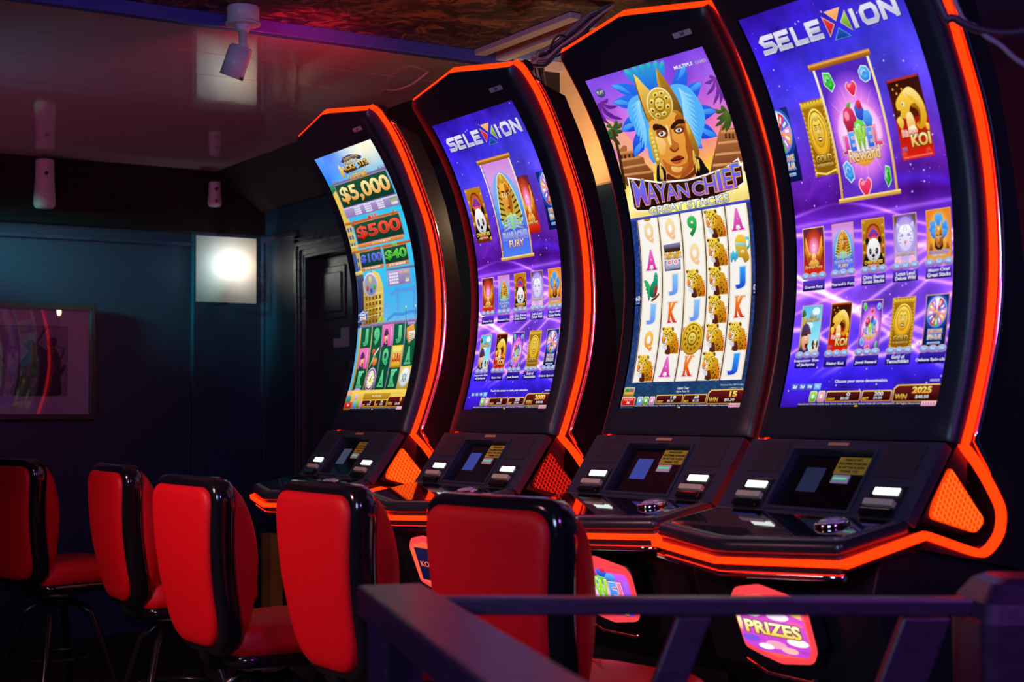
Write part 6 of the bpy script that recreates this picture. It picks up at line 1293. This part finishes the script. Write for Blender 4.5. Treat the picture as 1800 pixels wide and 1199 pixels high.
# ------------------------------------------------------------------ trunking, cables, passage boards between the machines
M['grey_paint'] = mat('grey_painted_wood', (.50, .44, .48), .5, noise=.1); M['blue_board'] = mat('blue_board_paint', (.03, .07, .34), .4, noise=.2)
tk = thing('cable_trunking', 'long grey ledge and blue board under the ceiling above the second machine', 'trunking', (-4.85, 3.2, ZU))
obj('ledge', MB().box((-.335, -.09, -.024), (.34, -.04, -.001)), M['grey_paint'], tk, .003); obj('lower_ledge', MB().box((-.335, .01, -.034), (.30, .06, -.001)), M['grey_paint'], tk, .003); obj('blue_board', MB().box((-.33, .075, -.014), (.16, .27, -.001)), M['blue_board'], tk)
bd = tag(obj('wall_board', MB().box((-5.45, 3.56, 2.16), (-4.70, 3.595, ZU - .02)), mat('beige_board', (.62, .40, .22), .6, noise=.1, nscale=12)), 'warmly lit beige board on the wall between the two middle machines', 'board')
def cable(lb, pts, r, m, grp=None, nm='cable'):
    p = [Vector(q) for q in pts]; d = []
    for i in range(len(p) - 1):
        a, b, c, e = p[max(i - 1, 0)], p[i], p[i + 1], p[min(i + 2, len(p) - 1)]
        for j in range(6): t = j / 6; d.append(.5 * (2 * b + (c - a) * t + (2 * a - 5 * b + 4 * c - e) * t * t + (3 * b - a - 3 * c + e) * t ** 3))
    d.append(p[-1]); return tag(obj(nm, MB().tube(d, r, 8), m), lb, 'cable', grp)
M['cab_b'] = mat('black_cable_rubber', (.03, .028, .035), .45); M['cab_p'] = mat('pale_cable_sheath', (.46, .34, .30), .45); M['cab_g'] = mat('grey_cable_sheath', (.22, .2, .24), .45)
E_ = EYE
cable('thick black cable sagging across the top right corner', [(-2.15, 2.10, ZU), (-2.062, 2.289, E_ + .83), (-2.040, 2.325, E_ + .765), (-2.002, 2.39, E_ + .737), (-1.95, 2.47, E_ + .745), (-1.85, 2.62, E_ + .79), (-1.70, 3.0, E_ + .95), (-1.62, 3.40, E_ + 1.12), (-1.60, 3.595, E_ + 1.16)], .0085, M['cab_b'], 'cables in the top right corner')
cable('thin grey cable falling below the thick one in the top right corner', [(-2.10, 2.20, ZU), (-2.045, 2.315, E_ + .84), (-2.017, 2.366, E_ + .745), (-1.994, 2.404, E_ + .711), (-1.972, 2.443, E_ + .674), (-1.90, 2.58, E_ + .59), (-1.80, 2.95, E_ + .50), (-1.74, 3.40, E_ + .56), (-1.72, 3.595, E_ + .60)], .005, M['cab_g'], 'cables in the top right corner')
cable('thin pink cable drooping from the ceiling left of the second machine', [(-5.98, 3.10, ZC - .002), (-5.86, 3.06, E_ + 1.46 - .06), (-5.72, 3.04, E_ + 1.37), (-5.58, 3.05, E_ + 1.375), (-5.46, 3.10, E_ + 1.44)], .0045, M['cab_p'])
bn = thing('cable_bundle', 'bundle of pale and black cables hanging between the two middle machines', 'cables', (-4.6, 3.05, 2.36)); B0 = Vector(bn.location)
def strand(pts):
    p = [Vector(q) - B0 for q in pts]; d = []
    for i in range(len(p) - 1):
        a, b, c, e = p[max(i - 1, 0)], p[i], p[i + 1], p[min(i + 2, len(p) - 1)]
        for j in range(6): t = j / 6; d.append(.5 * (2 * b + (c - a) * t + (2 * a - 5 * b + 4 * c - e) * t * t + (3 * b - a - 3 * c + e) * t ** 3))
    return d + [p[-1]]
for k in range(11):
    q = k * 2.4; ox, oz = .030 * math.sin(q) * (.5 + .05 * k), .034 * math.cos(q) * (.5 + .05 * k)
    obj('cable', MB().tube(strand([(-4.66 + ox, 3.10, 2.36 + oz), (-4.527 + ox, 2.965 + oz, 2.490 + oz), (-4.50 + ox * .9, 2.99, 2.510 + oz), (-4.468 + ox * .5, 3.03, 2.550 + oz * .6), (-4.43 + ox, 3.087, 2.603 + oz), (-4.40 + ox, 3.125, 2.645 + oz * .7), (-4.365 + ox * 1.4, 3.18, ZU - .008)]), (.007, .005, .006, .005, .008, .009, .005, .007, .005, .006, .010)[k], 8), (M['cab_p'], M['cab_p'], M['cab_g'], M['cab_b'], M['cab_p'], M['cab_g'])[k % 6], bn)
obj('cable_tie', MB().tube([tuple(Vector((-4.468 + .030 * math.sin(q) * .8, 3.03 + .03 * math.cos(q), 2.55 + .034 * math.sin(q))) - B0) for q in [2 * math.pi * k / 20 for k in range(21)]], .004, 6), M['cab_b'], bn)
tag(obj('wooden_post', MB().box((-7.70, 3.27, 0), (-7.58, 3.34, EYE - .655)), mat('brown_wood_post', (.60, .34, .08), .5, noise=.3, stretch=(6, 6, 1))), 'short brown wooden post beside the doorway, behind the chairs', 'post')
# ------------------------------------------------------------------ wooden railing in the foreground
M["rail"] = mat("dark_stained_wood", (.026, .009, .036), .36, spec=.4, noise=.4, nscale=14, bump=.10, stretch=(2, 2, 9))
rl = thing('wooden_railing', 'dark wooden handrail with slanted slats in the foreground', 'railing', (-2.25, 1.19, 0))
O = Vector((-2.25, 1.19, 0)); zt = EYE - .30
def beam(name, a, b, w_, h, m, bev=.004, z=0):
    a = Vector(a); b = Vector(b); t = (b - a).normalized(); s_ = t.cross(Vector((0, 0, 1))).normalized(); u = s_.cross(t)
    R = [[tuple(p + s_ * w_ * .5 * i + u * h * .5 * j - O) for i, j in ((-1, -1), (1, -1), (1, 1), (-1, 1))] for p in (a, b)]
    return obj(name, MB().rings(R, sm=False), m, rl, bev)
beam('handrail', (-2.20, 1.165, zt - .013), (-1.66, 1.915, zt - .013), .05, .027, M['rail'])
beam('handrail', (-2.345, 1.232, zt - .022), (-.85, .735, zt - .022), .115, .05, M['rail'], .006)
rv = Vector((.5345, .8451, 0)); fw = Vector((-.8451, .5345, 0)); A0 = Vector((-2.20, 1.165, 0)); L_ = (Vector((-1.66, 1.915, 0)) - A0).length; dr = (Vector((-1.66, 1.915, 0)) - A0).normalized()
for t_, wd in ((.52, .055), (.915, .075)):
    top = A0 + dr * L_ * t_ + Vector((0, 0, zt - .03)); bot = A0 + dr * (L_ * t_ - .36) + Vector((0, 0, 0)); d_ = (bot - top).normalized(); s_ = dr
    R = [[tuple(p + s_ * wd * i + fw * .014 * j - O) for i, j in ((-.5, -1), (.5, -1), (.5, 1), (-.5, 1))] for p in (top, bot)]
    obj('slat', MB().rings(R, sm=False), M['rail'], rl, .003)
pc = A0 + dr * (L_ + .075)
obj('end_post', MB().rings([[tuple(pc + rv * a + fw * b + Vector((0, 0, z)) - O) for a, b in rounded([(-r, -r), (r, -r), (r, r), (-r, r)], .02, 3)] for r, z in ((.092, 0), (.092, zt - .03), (.086, zt + .0), (.066, zt + .028), (.05, zt + .036))], sm=False), M['rail'], rl)
obj('corner_post', MB().box((-.04, -.03, 0), (.03, .04, zt - .04)), M['rail'], rl, .004)
obj('near_post', MB().box((-.86 + 2.25 - .05, .74 - 1.19 - .04, 0), (-.86 + 2.25 + .03, .74 - 1.19 + .04, zt - .04)), M['rail'], rl, .004)
